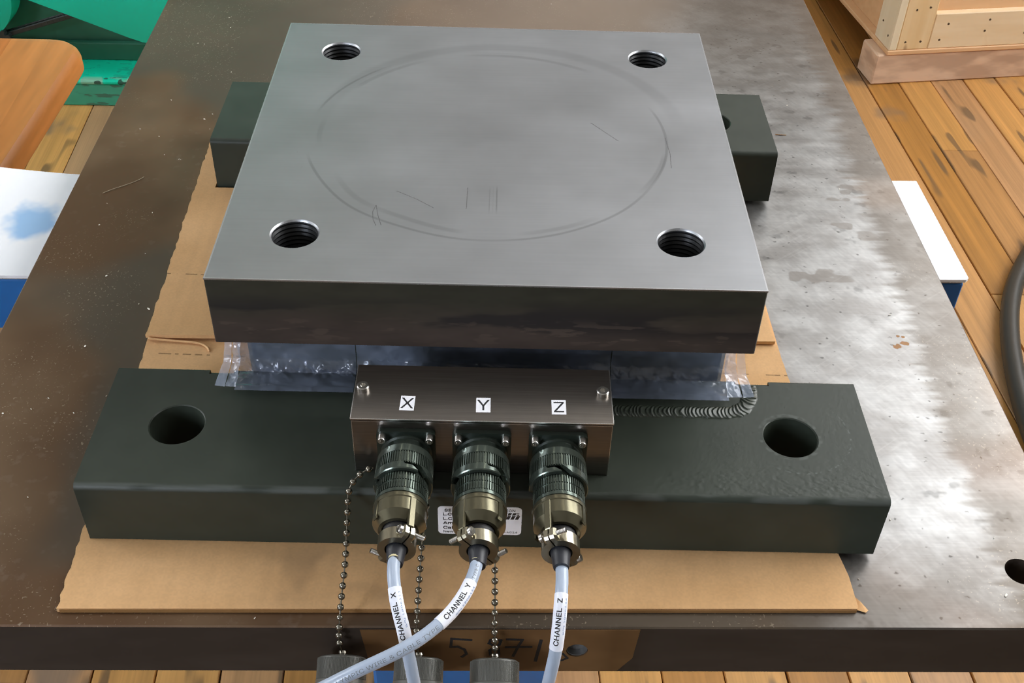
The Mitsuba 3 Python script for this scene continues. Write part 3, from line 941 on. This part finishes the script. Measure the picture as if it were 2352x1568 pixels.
def slot_head(r, h):
    return tri((cyl(r, 0, h * 0.75, 24) + cyl(r, h * 0.75, h, 24, r * 0.8)) - cboxm(-r * 1.2, r * 1.2, -r * 0.17, r * 0.17, h * 0.5, h * 1.2))


def along(mesh, at, direction):
    d = np.asarray(direction, float) / np.linalg.norm(direction)
    F = trimesh.geometry.align_vectors([0, 0, 1], d)
    m = mesh.copy()
    m.apply_transform(F)
    m.apply_translation(at)
    return m


# coupling ring with its knurl and three curved bayonet slots
ring1 = M(ringlathe([(0.0139, 0.0108), (0.0155, 0.0105), (0.0163, 0.0113), (0.0166, 0.0165), (0.0159, 0.0168), (0.0159, 0.0250), (0.0169, 0.0253), (0.0169, 0.0298), (0.0163, 0.0303), (0.0139, 0.0303)], 96))
knurl1 = gear(0.01665, 0.0008, 0.01685, 0.0249, 72) - cyl(0.0150, 0.0, 0.04, 48)
slots = []
for k3 in range(3):
    base = k3 * 2 * PI / 3
    pins = []
    for i in range(7):
        t = i / 6
        a = base + t * 0.72
        zc = 0.0312 - 0.0058 * min(1, t * 1.5)
        pin = tri(m3.Manifold.cylinder(0.01, 0.0019, 0.0019, 16).translate([0, 0, -0.005]))
        pin.apply_transform(R(90, [0, 1, 0]))
        pin.apply_translation([0.0172, 0, zc])
        pin.apply_transform(R(math.degrees(a), [0, 0, 1]))
        pins.append(pin)
    for a, b in zip(pins[:-1], pins[1:]):
        slots.append(hull(np.vstack([a.vertices, b.vertices])))
slots = m3.Manifold.batch_boolean(slots, m3.OpType.Add)
RING1 = ring1 - slots
RING1_KNURL = knurl1
# rear knurled barrel in two bands
rear = M(lathe([(0.0128, 0.0255), (0.0136, 0.0308), (0.0139, 0.0310), (0.0139, 0.0424), (0.0147, 0.0428), (0.0147, 0.0450), (0.0140, 0.0454), (0.0, 0.0454)], 72))
REAR_KNURL = [gear(0.01465, 0.0008, 0.0312, 0.0362, 60) - cyl(0.0130, 0, 0.1, 40), gear(0.01465, 0.0008, 0.0370, 0.0422, 60) - cyl(0.0130, 0, 0.1, 40)]
SHELL = M(lathe([(0.0140, 0.0455), (0.0150, 0.0458), (0.0153, 0.0464), (0.0153, 0.0488), (0.0147, 0.0491), (0.0147, 0.0574), (0.0112, 0.0622), (0.0, 0.0622)], 72)) - cyl(0.0092, 0.0600, 0.07, 48)
GROMMET = lathe([(0.0086, 0.0602), (0.0086, 0.0640), (0.0072, 0.0690), (0.0, 0.0690)], 48)
BOOT = lathe([(0.0054, 0.0640), (0.0056, 0.0690), (0.0056, 0.0740), (0.0051, 0.0780), (0.0045, 0.0830), (0.0042, 0.0846), (0.0, 0.0846)], 48)


def saddle(sign):
    """Half of the strain relief clamp; split plane across local x."""
    z0, z1 = 0.0672, 0.0748
    band_ = (cyl(0.0105, z0, z1, 56) - cyl(0.0064, z0 - 0.01, z1 + 0.01, 48))
    ears = cboxm(-0.0042, 0.0042, 0.0080, 0.0144, z0, z1, 0.0014) + cboxm(-0.0042, 0.0042, -0.0144, -0.0080, z0, z1, 0.0014)
    full = band_ + ears - cyl(0.0064, z0 - 0.01, z1 + 0.01, 48)
    half = cboxm(0.0004, 0.05, -0.05, 0.05, 0, 0.1) if sign > 0 else cboxm(-0.05, -0.0004, -0.05, 0.05, 0, 0.1)
    return tri(full ^ half)


SADDLES = [saddle(1), saddle(-1)]


def arm(sign):
    a = cboxm(-0.0019, 0.0019, 0.0130, 0.0152, 0.0486, 0.0690, 0.0004)
    m = tri(a)
    if sign < 0:
        m.apply_transform(R(180, [0, 0, 1]))
    return m


def plug(parent, cx, v_deg, ring_deg, head_side):
    """v_deg: direction of the upper ear; head_side: which way the upper screw's head points along local x."""
    k = parent
    ra = R(ring_deg, [0, 0, 1])
    add('coupling_ring', outward(xf(tri(RING1), ra), cx), 'mat_ring_green', k, 35, label='dark green bayonet coupling ring')
    add('knurled_band', outward(xf(tri(RING1_KNURL), ra), cx), 'mat_ring_green', k)
    add('plug_barrel', outward(tri(rear), cx), 'mat_ring_green', k, 35)
    for q in REAR_KNURL:
        add('knurled_band', outward(tri(q), cx), 'mat_ring_green', k)
    add('backshell', outward(tri(SHELL), cx), 'mat_olive', k, 35, label='olive metal backshell')
    add('grommet', outward(GROMMET, cx), 'mat_black', k, 40, label='black rubber grommet')
    rv = R(v_deg - 90, [0, 0, 1])
    for sgn in (1, -1):
        add('backshell_arm', outward(xf(arm(sgn), rv), cx), 'mat_olive', k)
        rib = xf(tri(hull([(a, b, c_) for a in (-0.0016, 0.0016) for b, c_ in ((0.0140, 0.0486), (0.0152, 0.0486), (0.0140, 0.0600), (0.0152, 0.0590), (0.0146, 0.0606))])), R(90 * sgn, [0, 0, 1]))
        add('backshell_rib', outward(xf(rib, rv), cx), 'mat_olive', k)
    for q in SADDLES:
        add('clamp_saddle', outward(xf(q, rv), cx), 'mat_clamp', k, 35, label='pale metal half of the cable clamp')
    for sgn in (1, -1):
        hs = head_side * sgn
        rod = along(thread_rod(0.0015, -0.0095, 0.0046), (0, sgn * 0.0122, 0.0712), (hs, 0, 0))
        head = along(slot_head(0.0026, 0.0022), (hs * 0.0042, sgn * 0.0122, 0.0712), (hs, 0, 0))
        add('clamp_screw', outward(xf(cat(rod, head), rv), cx), 'mat_screw', k, 30)
    add('boot', outward(BOOT, cx), 'mat_rubber', k, 40, label='black tapered rubber boot')


CABLES = {
    'X': [[-0.0446, -0.3085, 0.0722], [-0.0450, -0.317, 0.0728], [-0.0437, -0.327, 0.0712], [-0.0416, -0.336, 0.0671], [-0.0385, -0.344, 0.0596], [-0.036, -0.35, 0.0491], [-0.0339, -0.354, 0.0354], [-0.0319, -0.356, 0.0138], [-0.030, -0.357, -0.03]],
    'Y': [[-0.0007, -0.3085, 0.0722], [-0.0022, -0.317, 0.0724], [-0.0056, -0.328, 0.0720], [-0.0117, -0.339, 0.0703], [-0.0212, -0.35, 0.0687], [-0.0337, -0.36, 0.0671], [-0.0464, -0.366, 0.064], [-0.0604, -0.37, 0.0582], [-0.0772, -0.373, 0.0479], [-0.098, -0.375, 0.0344], [-0.135, -0.377, 0.0]],
    'Z': [[0.0437, -0.3085, 0.0708], [0.0440, -0.317, 0.0704], [0.0435, -0.327, 0.0700], [0.0428, -0.336, 0.066], [0.0419, -0.344, 0.0583], [0.0407, -0.35, 0.0477], [0.0389, -0.354, 0.0358], [0.0368, -0.356, 0.0161], [0.034, -0.357, -0.03]],
}
SLEEVES = {'X': (0.0200, 0.0490), 'Y': (0.0165, 0.0450), 'Z': (0.0205, 0.0490)}
CR = 0.0034


def wrap(mesh, P, s_end, radius, a0):
    """Bend flat lettering round the cable: text x runs back from s_end towards the plug, text y runs round the cable."""
    Q, s, tan = frames(P, 600)
    ref = np.array([0, -0.756, 0.655])
    N = ref - (tan @ ref)[:, None] * tan
    N /= np.linalg.norm(N, axis=1, keepdims=True)
    U = np.cross(N, -tan)
    vv_, ff_ = trimesh.remesh.subdivide_to_size(mesh.vertices, mesh.faces, 0.0004, max_iter=12)
    m = trimesh.Trimesh(vv_, ff_, process=False)
    v = m.vertices
    ss_ = s_end - v[:, 0]
    ip = lambda A: np.stack([np.interp(ss_, s, A[:, i]) for i in range(3)], -1)
    q, nn, uu = ip(Q), ip(N), ip(U)
    a = a0 + v[:, 1] / radius
    rr = (radius + v[:, 2] + 0.00004)[:, None]
    m.vertices = q + rr * (np.cos(a)[:, None] * nn + np.sin(a)[:, None] * uu)
    return m


def sub_path(P, s0, s1, n=40):
    Q, s, tan = frames(P, 600)
    ss_ = np.linspace(s0, s1, n)
    return np.stack([np.interp(ss_, s, Q[:, i]) for i in range(3)], -1)


look = {'X': ('grey signal cable plugged in on the left, sleeve reading CHANNEL X', CX[0], 58, 40, -1),
        'Y': ('grey signal cable of the middle connector, crossing to the left, sleeve reading CHANNEL Y', CX[1], 130, 150, 1),
        'Z': ('grey signal cable plugged in on the right, sleeve reading CHANNEL Z', CX[2], 120, 70, -1)}
for ch in 'XYZ':
    txt, cx, vd, rd, hs = look[ch]
    k = thing('signal_cable', txt, 'cable')
    P = CABLES[ch]
    plug(k, cx, vd, rd, hs)
    add('cord', tube(P, CR, 24, 220), 'mat_cable', k, True)
    cr = tube(sub_path(P, 0.0010, 0.0030, 6), CR + 0.0004, 20, 8)
    add('liner', cr, 'mat_cable_core', k, True, label='yellowish inner liner at the end of the boot')
    s0, s1 = SLEEVES[ch]
    add('sleeve', tube(sub_path(P, s0, s1), CR + 0.00025, 28, 48), 'mat_sleeve', k, 40, label=f'white printed sleeve that reads CHANNEL {ch}')
    t = meshkit.text_mesh('CHANNEL  ' + ch, 0.0026, 0.00005, True)
    L = s1 - s0
    t.vertices[:, 0] *= (L * 0.80) / t.bounds[1, 0]
    t.vertices[:, 0] += L * 0.10
    t.vertices[:, 1] -= 0.0013
    add('sleeve_print', wrap(t, P, s1, CR + 0.00027, 0.22), 'mat_ink', k)
    t = meshkit.text_mesh('S/N 1806111', 0.0010, 0.00005, False)
    t.vertices[:, 0] *= (L * 0.62) / t.bounds[1, 0]
    t.vertices[:, 0] += L * 0.30
    add('serial_print', wrap(t, P, s1, CR + 0.00027, -0.85), 'mat_blue_ink', k)
    if ch == 'Y':
        t = meshkit.text_mesh('OLYMPIC WIRE & CABLE TYPE', 0.0021, 0.00004)
        t.vertices[:, 0] *= 0.060 / t.bounds[1, 0]
        t.vertices[:, 1] -= 0.0010
        add('cord_print', wrap(t, P, 0.107, CR + 0.00002, -0.10), 'mat_grey_ink', k)
        t = meshkit.text_mesh('TYPE C', 0.0017, 0.00004)
        t.vertices[:, 0] *= 0.0095 / t.bounds[1, 0]
        add('cord_print', wrap(t, P, 0.0160, CR + 0.00002, -0.35), 'mat_grey_ink', k)

# ------------------------------------------------------------------ dust caps on bead chains
bead = trimesh.creation.icosphere(subdivisions=2, radius=0.00205)
bead_ply = mikit.ply(bead, 'mat_bead', True)
cap_body = tri(M(lathe([(0.0118, 0.0008), (0.0134, 0.0), (0.0138, -0.0008), (0.0138, -0.0118), (0.0146, -0.0126), (0.0146, -0.0150), (0.0138, -0.0156), (0.0, -0.0156)], 72)) - cyl(0.0125, -0.02, -0.003, 64))
cap_knurl = tri(gear(0.01435, 0.0003, -0.0122, -0.0006, 110) - cyl(0.0130, -0.03, 0.01, 48))
CHAINS = [
    ([(-0.0640, -0.2350, 0.0612), (-0.0673, -0.236, 0.0607), (-0.0719, -0.239, 0.0593), (-0.0752, -0.243, 0.0580), (-0.0773, -0.248, 0.0555), (-0.0778, -0.256, 0.0492), (-0.0776, -0.265, 0.0432), (-0.0777, -0.280, 0.0305), (-0.0790, -0.295, 0.0172), (-0.0800, -0.3055, 0.0042), (-0.0804, -0.3085, -0.0090), (-0.0790, -0.3105, -0.0160)], 'left of the three, below the CHANNEL X plug', -0.0785),
    ([(-0.0300, -0.2350, 0.0560), (-0.0308, -0.241, 0.0550), (-0.0316, -0.248, 0.0545), (-0.0325, -0.256, 0.0490), (-0.0333, -0.265, 0.0440), (-0.0343, -0.280, 0.0310), (-0.0352, -0.295, 0.0175), (-0.0357, -0.3055, 0.0042), (-0.0358, -0.3085, -0.0090), (-0.0345, -0.3105, -0.0165)], 'middle one, behind the crossing cables', -0.0338),
    ([(0.0120, -0.2350, 0.0560), (0.0112, -0.241, 0.0550), (0.0100, -0.248, 0.0545), (0.0090, -0.256, 0.0490), (0.0086, -0.265, 0.0440), (0.0085, -0.280, 0.0310), (0.0089, -0.295, 0.0175), (0.0091, -0.3055, 0.0042), (0.0096, -0.3085, -0.0090), (0.0097, -0.3105, -0.0165)], 'between the CHANNEL Y and CHANNEL Z cables', 0.0100),
]
for pts, where, cxx in CHAINS:
    k = thing('dust_cap', f'knurled dust cap on a bead chain, {where}', 'dust cap')
    end = np.array(pts[-1])
    tilt = R(-62, [1, 0, 0])            # closed end leans back against the table edge
    cpos = end + np.array([0.0, -0.0012, -0.0022])
    place = lambda m: xf(m, tilt, cpos)
    add('cap', place(cap_body), 'mat_cap', k, 35)
    add('knurl', place(cap_knurl), 'mat_cap', k)
    add('stud', place(lathe([(0.0022, 0.0), (0.0022, 0.0022), (0.0028, 0.0024), (0.0026, 0.0038), (0.0, 0.0042)], 20)), 'mat_bead', k, 30, label='metal stud that holds the chain')
    Q, s, tan = frames(pts, 500)
    n_b = int(s[-1] / 0.0060)
    add('chain_wire', tube(pts, 0.0005, 6, 120), 'mat_bead', k, True)
    for i in range(n_b):
        d = 0.003 + i * 0.0060
        if d > s[-1] - 0.003:
            break
        at = [float(np.interp(d, s, Q[:, j])) for j in range(3)]
        add_shape('bead', {**bead_ply, 'to_world': T().translate(at)}, k)

# ------------------------------------------------------------------ clear plastic film round the core
def grid_sheet(fn, nu, nv):
    u, v = np.meshgrid(np.linspace(0, 1, nu), np.linspace(0, 1, nv), indexing='ij')
    P = fn(u, v)
    i, j = np.meshgrid(np.arange(nu - 1), np.arange(nv - 1), indexing='ij')
    q = np.stack([i * nv + j, (i + 1) * nv + j, (i + 1) * nv + j + 1, i * nv + j + 1], -1).reshape(-1, 4)
    return trimesh.Trimesh(P.reshape(-1, 3), np.vstack([q[:, [0, 1, 2]], q[:, [0, 2, 3]]]), process=False)


def wrinkle(P, amp, f, seed):
    return amp * (meshkit.fbm(P * f, 3, seed) - 0.5)


def film(x0, x1, seed, tuck):
    """Front film: hangs under the plate, meets the bar in a soft fold, then lies forward on the bar."""
    def fn(u, v):
        x = x0 + (x1 - x0) * u
        key_v = [0, 0.42, 0.60, 1.0]
        y = np.interp(v, key_v, [-0.1425, -0.1440, -0.1470, -0.1665])
        z = np.interp(v, key_v, [0.0972, 0.0640, 0.0560, BH + 0.0042])
        P = np.stack([x, y, z], -1)
        fold = np.exp(-((v - 0.55) / 0.12) ** 2)
        d = wrinkle(P, 0.0030, 95.0, seed) + fold * wrinkle(P, 0.0062, 160.0, seed + 3)
        end = 1 - np.clip((v - 0.85) / 0.15, 0, 1)
        P[..., 1] -= 0.6 * d * end + 0.0014 * fold
        P[..., 2] += np.maximum(0.7 * d, -0.0012) * end
        P[..., 2] = np.maximum(P[..., 2], BH + 0.0004 + 0.0042 * np.clip((v - 0.7) / 0.2, 0, 1))
        return P
    return grid_sheet(fn, 150, 56)


def side_film(side, u0, u1, amp, seed, drop):
    """Strip of the side seam: runs down along the core's edge and forward over the bar; side: +1 right, -1 left."""
    xe = 0.1520 if side > 0 else -0.1555

    def fn(u, v):
        w_ = u0 + (u1 - u0) * u
        x = xe + side * (w_ * (0.70 + 0.45 * v) + 0.0035 * v)
        y = np.interp(v, [0, 0.5, 1], [-0.1432, -0.1490, -0.1640]) + 0.25 * (w_ - u0)
        z = np.interp(v, [0, 0.55, 1], [0.0966, 0.0650, BH + 0.0050]) - drop * (w_ - u0)
        P = np.stack([x, y, z], -1)
        d = wrinkle(P, amp, 190.0, seed)
        P[..., 0] += d * 0.5 * side
        P[..., 1] -= d * 0.6
        P[..., 2] = np.maximum(P[..., 2] + 0.5 * d, BH + 0.0035)
        return P
    return grid_sheet(fn, 22, 70)


for nm, x0, x1, sd, txt in (('left', -0.1595, -0.0840, 3, 'clear wrinkled plastic film tucked under the plate, left of the junction box'),
                            ('right', 0.0810, 0.1560, 8, 'clear wrinkled plastic film tucked under the plate, right of the junction box')):
    k = thing('plastic_film', txt, 'plastic film')
    add('sheet', film(x0, x1, sd, 0), 'mat_film', k, True)
    if nm == 'right':
        add('seam', side_film(1, 0.0, 0.0085, 0.0042, 21, 0.2), 'mat_film_seam', k, True, label='shiny wrinkled side seam')
        add('seam_flange', side_film(1, 0.0086, 0.0150, 0.0010, 22, 0.1), 'mat_film_flange', k, True, label='flat clear edge of the seam')
    else:
        add('seam', side_film(-1, 0.0, 0.0060, 0.0036, 27, 0.2), 'mat_film_flange', k, True, label='shiny wrinkled side seam')
        add('seam_flange', side_film(-1, 0.0061, 0.0120, 0.0010, 28, 0.1), 'mat_film_flange', k, True, label='flat clear edge of the seam')
k = thing('plastic_film', 'dark clear plastic film in the gap behind the junction box', 'plastic film')
add('sheet', film(-0.0835, 0.0805, 14, 0), 'mat_film', k, True)

# ------------------------------------------------------------------ debris on the table plate
chips = []
crng = np.random.default_rng(21)
spots = [(-0.2899, 0.4606), (-0.317, 0.4218), (-0.3170, 0.300), (-0.345, -0.246), (-0.338, -0.226), (-0.305, -0.12), (-0.28, 0.05), (-0.26, -0.02), (-0.33, 0.12), (-0.30, 0.2), (0.06, 0.541), (0.255, 0.30), (0.262, 0.34),
         (0.23, -0.262), (0.285, -0.262), (-0.13, -0.2985), (-0.27, 0.36), (-0.31, 0.42)]
spots += [(crng.uniform(-0.35, -0.265), crng.uniform(-0.28, 0.5)) for _ in range(22)] + [(crng.uniform(0.26, 0.35), crng.uniform(-0.28, 0.4)) for _ in range(10)]
for a, b in spots:
    c_ = trimesh.creation.icosphere(subdivisions=1, radius=1.0)
    big = 0.75 if crng.random() < 0.3 else 0.38
    c_.apply_scale([0.0016 * big * (0.5 + crng.random()), 0.0007 * big * (0.6 + crng.random()), 0.0004])
    c_.apply_transform(R(crng.uniform(0, 180), [0, 0, 1]))
    c_.apply_translation([a, b, 0.0004])
    chips.append(c_)
k = add('wood_chips', cat(chips), 'mat_debris')
labels[k] = {'label': 'tiny pale chips and dust specks scattered on the steel table plate', 'category': 'debris', 'kind': 'stuff'}
k = add('shaving', tube([(-0.338, 0.135, 0.0006), (-0.325, 0.146, 0.0008), (-0.312, 0.158, 0.0006), (-0.309, 0.162, 0.0008)], 0.0003, 6, 24), 'mat_shaving', None, True)
labels[k] = {'label': 'long thin curled shaving lying on the brown left side of the steel table', 'category': 'shaving'}

k = add('splinter', tri(hull([(0.2690, 0.2625, 0.0002), (0.2795, 0.2618, 0.0002), (0.2690, 0.2632, 0.0008), (0.2795, 0.2625, 0.0006), (0.2740, 0.2620, 0.0010)])), 'mat_cardboard_edge')
labels[k] = {'label': 'short brown wood splinter lying beside the right end of the rear green bar', 'category': 'splinter'}

# ------------------------------------------------------------------ wooden stool, left
st = thing('wooden_bench', 'orange varnished wooden bench with a rounded corner, left of the steel table', 'bench')
STZ = -0.30
cs = sbox(-1.75, 0.45, -0.6755, 1.036).buffer(-0.055).buffer(0.055, quad_segs=8)
layers = []
for inset, z_ in ((0.004, STZ - 0.042), (0.0, STZ - 0.036), (0.0, STZ - 0.016), (0.003, STZ - 0.008), (0.009, STZ - 0.002), (0.018, STZ)):
    q = cs.buffer(-inset)
    layers += [(a, b, z_) for a, b in q.exterior.coords]
add('seat', tri(hull(layers)), 'mat_seat', st, 25)
for a, b in ((-1.66, 0.55), (-1.15, 0.55), (-1.66, 0.94), (-1.15, 0.94)):
    lg = hull([(a + sx_ * 0.024, b + sy_ * 0.024, STZ - 0.043) for sx_ in (-1, 1) for sy_ in (-1, 1)] + [(a + sx_ * 0.017, b + sy_ * 0.017, FLOOR) for sx_ in (-1, 1) for sy_ in (-1, 1)])
    add('leg', tri(lg), 'mat_seat', st)
for b in (0.55, 0.94):
    add('stretcher', cbox(-1.645, -1.165, b - 0.010, b + 0.010, -0.56, -0.53, 0.003), 'mat_seat', st)

# ------------------------------------------------------------------ green machine, far left
gm = thing('green_machine', 'green painted machine with a drive chain standing on the floor behind the wooden bench', 'machine')
GT = -0.6848
rot_g = R(0.9, [0, 0, 1], [-0.94, 1.6, 0])


def gx_(m):
    return xf(m, rot_g)


add('base_flange', gx_(cbox(-1.9, -0.42, 1.600, 1.725, GT - 0.012, GT, 0.004)), 'mat_green_ledge', gm)
add('base_front', gx_(cbox(-1.895, -0.425, 1.603, 1.70, FLOOR, GT - 0.0121, 0.002)), 'mat_green_front', gm)
add('wall_panel', gx_(cbox(-1.9, -0.42, 1.712, 1.74, GT, 0.85, 0.002)), 'mat_green_dirty', gm)
add('sill', gx_(cbox(-1.9, -0.42, 1.697, 1.712, GT, GT + 0.042, 0.002)), 'mat_green_dirty', gm)
# bright guard with a slanting, rounded lower edge
gp = [(-1.02, -0.4745), (-0.795, -0.5660), (-0.770, -0.5745), (-0.745, -0.5775), (-0.40, -0.5775), (-0.40, 0.85), (-1.02, 0.85)]
g_ = m3.Manifold.extrude(m3.CrossSection([[(a, b) for a, b in gp]]), 0.03)
g_ = xf(tri(g_), R(90, [1, 0, 0]), (0, 1.60, 0))
add('guard', g_, 'mat_green', gm, label='bright green sheet metal guard with a slanting lower edge')
hub = xf(tri(cyl(0.11, -0.03, 0.03, 48) - cyl(0.085, 0.01, 0.05, 48)), R(90, [1, 0, 0]), (-1.165, 1.655, -0.500))
add('pulley', hub, 'mat_green', gm, 30)
spk = xf(tri(gear(0.035, 0.006, -0.008, 0.008, 14, 0.6)), R(90, [1, 0, 0]), (-1.11, 1.63, -0.612))
add('sprocket', spk, 'mat_chain', gm)
# drive chain: links and rollers along two straight runs
ca, cb = np.array([-1.16, 1.645, -0.620]), np.array([-0.80, 1.645, -0.5053])
for dz in (0.0,):
    n_l = 26
    dvec = (cb - ca) / n_l
    u_ = dvec / np.linalg.norm(dvec)
    ang = math.degrees(math.atan2(-dvec[2], dvec[0]))
    link = cat(xf(cbox(-0.0085, 0.0085, -0.009, -0.006, -0.0055, 0.0055, 0.002)), xf(cbox(-0.0085, 0.0085, 0.006, 0.009, -0.0055, 0.0055, 0.002)), xf(tri(cyl(0.0042, -0.006, 0.006, 12)), R(90, [1, 0, 0])))
    link_ply = mikit.ply(link, 'mat_chain')
    for i in range(n_l):
        pos = ca + dvec * (i + 0.5)
        add_shape('chain_link', {**link_ply, 'to_world': T().translate(pos.tolist()).rotate([0, 1, 0], ang)}, gm)

# ------------------------------------------------------------------ wooden crate, far right
cr = thing('wooden_crate', 'new pine shipping crate with nailed battens on a stained skid, at the far right', 'crate')
CRY = 3.2
cx0, cy0 = 0.9176, 1.796
rot_c = R(9.0, [0, 0, 1], [cx0, cy0, 0])


def cxf(m):
    return xf(m, rot_c)


CW, CDp, CHt = 1.05, 1.10, 1.25
ZR = -0.6610
# local frame: crate's near left corner at (cx0, cy0), x along the front, y backwards
add('runner', cxf(cbox(cx0 - 0.020, cx0 + CW, cy0 + 0.004, cy0 + 0.092, FLOOR, ZR - 0.012, 0.003)), 'mat_runner', cr, label='stained wooden skid runner under the front')
add('runner', cxf(cbox(cx0 - 0.010, cx0 + CW, cy0 + CDp - 0.066, cy0 + CDp - 0.004, FLOOR, ZR - 0.012, 0.003)), 'mat_runner', cr)
add('bottom_panel', cxf(cbox(cx0, cx0 + CW, cy0, cy0 + CDp, ZR - 0.0119, ZR, 0.002)), 'mat_ply', cr)
PX = 0.022
add('front_panel', cxf(cbox(cx0 + 0.004, cx0 + CW, cy0 + PX, cy0 + PX + 0.012, ZR, ZR + CHt, 0.001)), 'mat_ply', cr)
add('side_panel', cxf(cbox(cx0 + PX, cx0 + PX + 0.012, cy0 + PX + 0.0121, cy0 + CDp, ZR, ZR + CHt, 0.001)), 'mat_ply', cr)
add('back_panel', cxf(cbox(cx0 + 0.004, cx0 + CW, cy0 + CDp - 0.012, cy0 + CDp, ZR, ZR + CHt, 0.001)), 'mat_ply', cr)
add('right_panel', cxf(cbox(cx0 + CW - 0.012, cx0 + CW, cy0 + PX + 0.0121, cy0 + CDp - 0.0121, ZR, ZR + CHt, 0.001)), 'mat_ply', cr)
add('lid', cxf(cbox(cx0 - 0.004, cx0 + CW + 0.004, cy0 - 0.004, cy0 + CDp + 0.004, ZR + CHt, ZR + CHt + 0.012, 0.001)), 'mat_ply', cr)
add('corner_batten', cxf(cbox(cx0 + 0.002, cx0 + PX - 0.0001, cy0 + 0.001, cy0 + 0.085, ZR, ZR + CHt, 0.002)), 'mat_pine_pale', cr, label='pale corner batten on the side')
add('front_batten', cxf(cbox(cx0 + PX, cx0 + 0.100, cy0 + 0.002, cy0 + PX - 0.0001, ZR, ZR + CHt, 0.002)), 'mat_pine_z', cr, label='upright batten with nails')
add('front_rail', cxf(cbox(cx0 + 0.1005, cx0 + CW, cy0 + 0.002, cy0 + PX - 0.0001, ZR, ZR + 0.088, 0.002)), 'mat_pine_x', cr, label='pale bottom rail with nails')
nail = xf(tri(cyl(0.0026, 0, 0.0008, 12)), R(90, [1, 0, 0]))
for a, b in ((0.040, 0.020), (0.078, 0.020), (0.048, 0.10), (0.080, 0.105), (0.045, 0.22), (0.075, 0.235), (0.125, 0.022), (0.137, 0.062), (0.235, 0.040), (0.240, 0.068), (0.34, 0.03), (0.345, 0.066)):
    add('nail', cxf(xf(nail, None, (cx0 + a, cy0 + 0.002, ZR + b))), 'mat_nail', cr)
nail2 = xf(tri(cyl(0.0026, 0, 0.0008, 12)), R(-90, [0, 1, 0]))
for a, b in ((0.020, 0.03), (0.06, 0.05), (0.025, 0.12), (0.060, 0.13)):
    add('nail', cxf(xf(nail2, None, (cx0 + 0.002, cy0 + a, ZR + b))), 'mat_nail', cr)

# ------------------------------------------------------------------ hose on the floor, right
hz = FLOOR + 0.0165
k = add('hose', tube([(1.30, 1.40, hz), (1.12, 1.20, hz), (1.022, 1.068, hz), (0.968, 0.975, hz), (0.930, 0.880, hz), (0.897, 0.755, hz), (0.878, 0.640, hz), (0.870, 0.52, hz), (0.875, 0.38, hz)], 0.0165, 20, 120), 'mat_hose', None, True)
labels[k] = {'label': 'thick black hose curving over the wooden floor at the right', 'category': 'hose'}
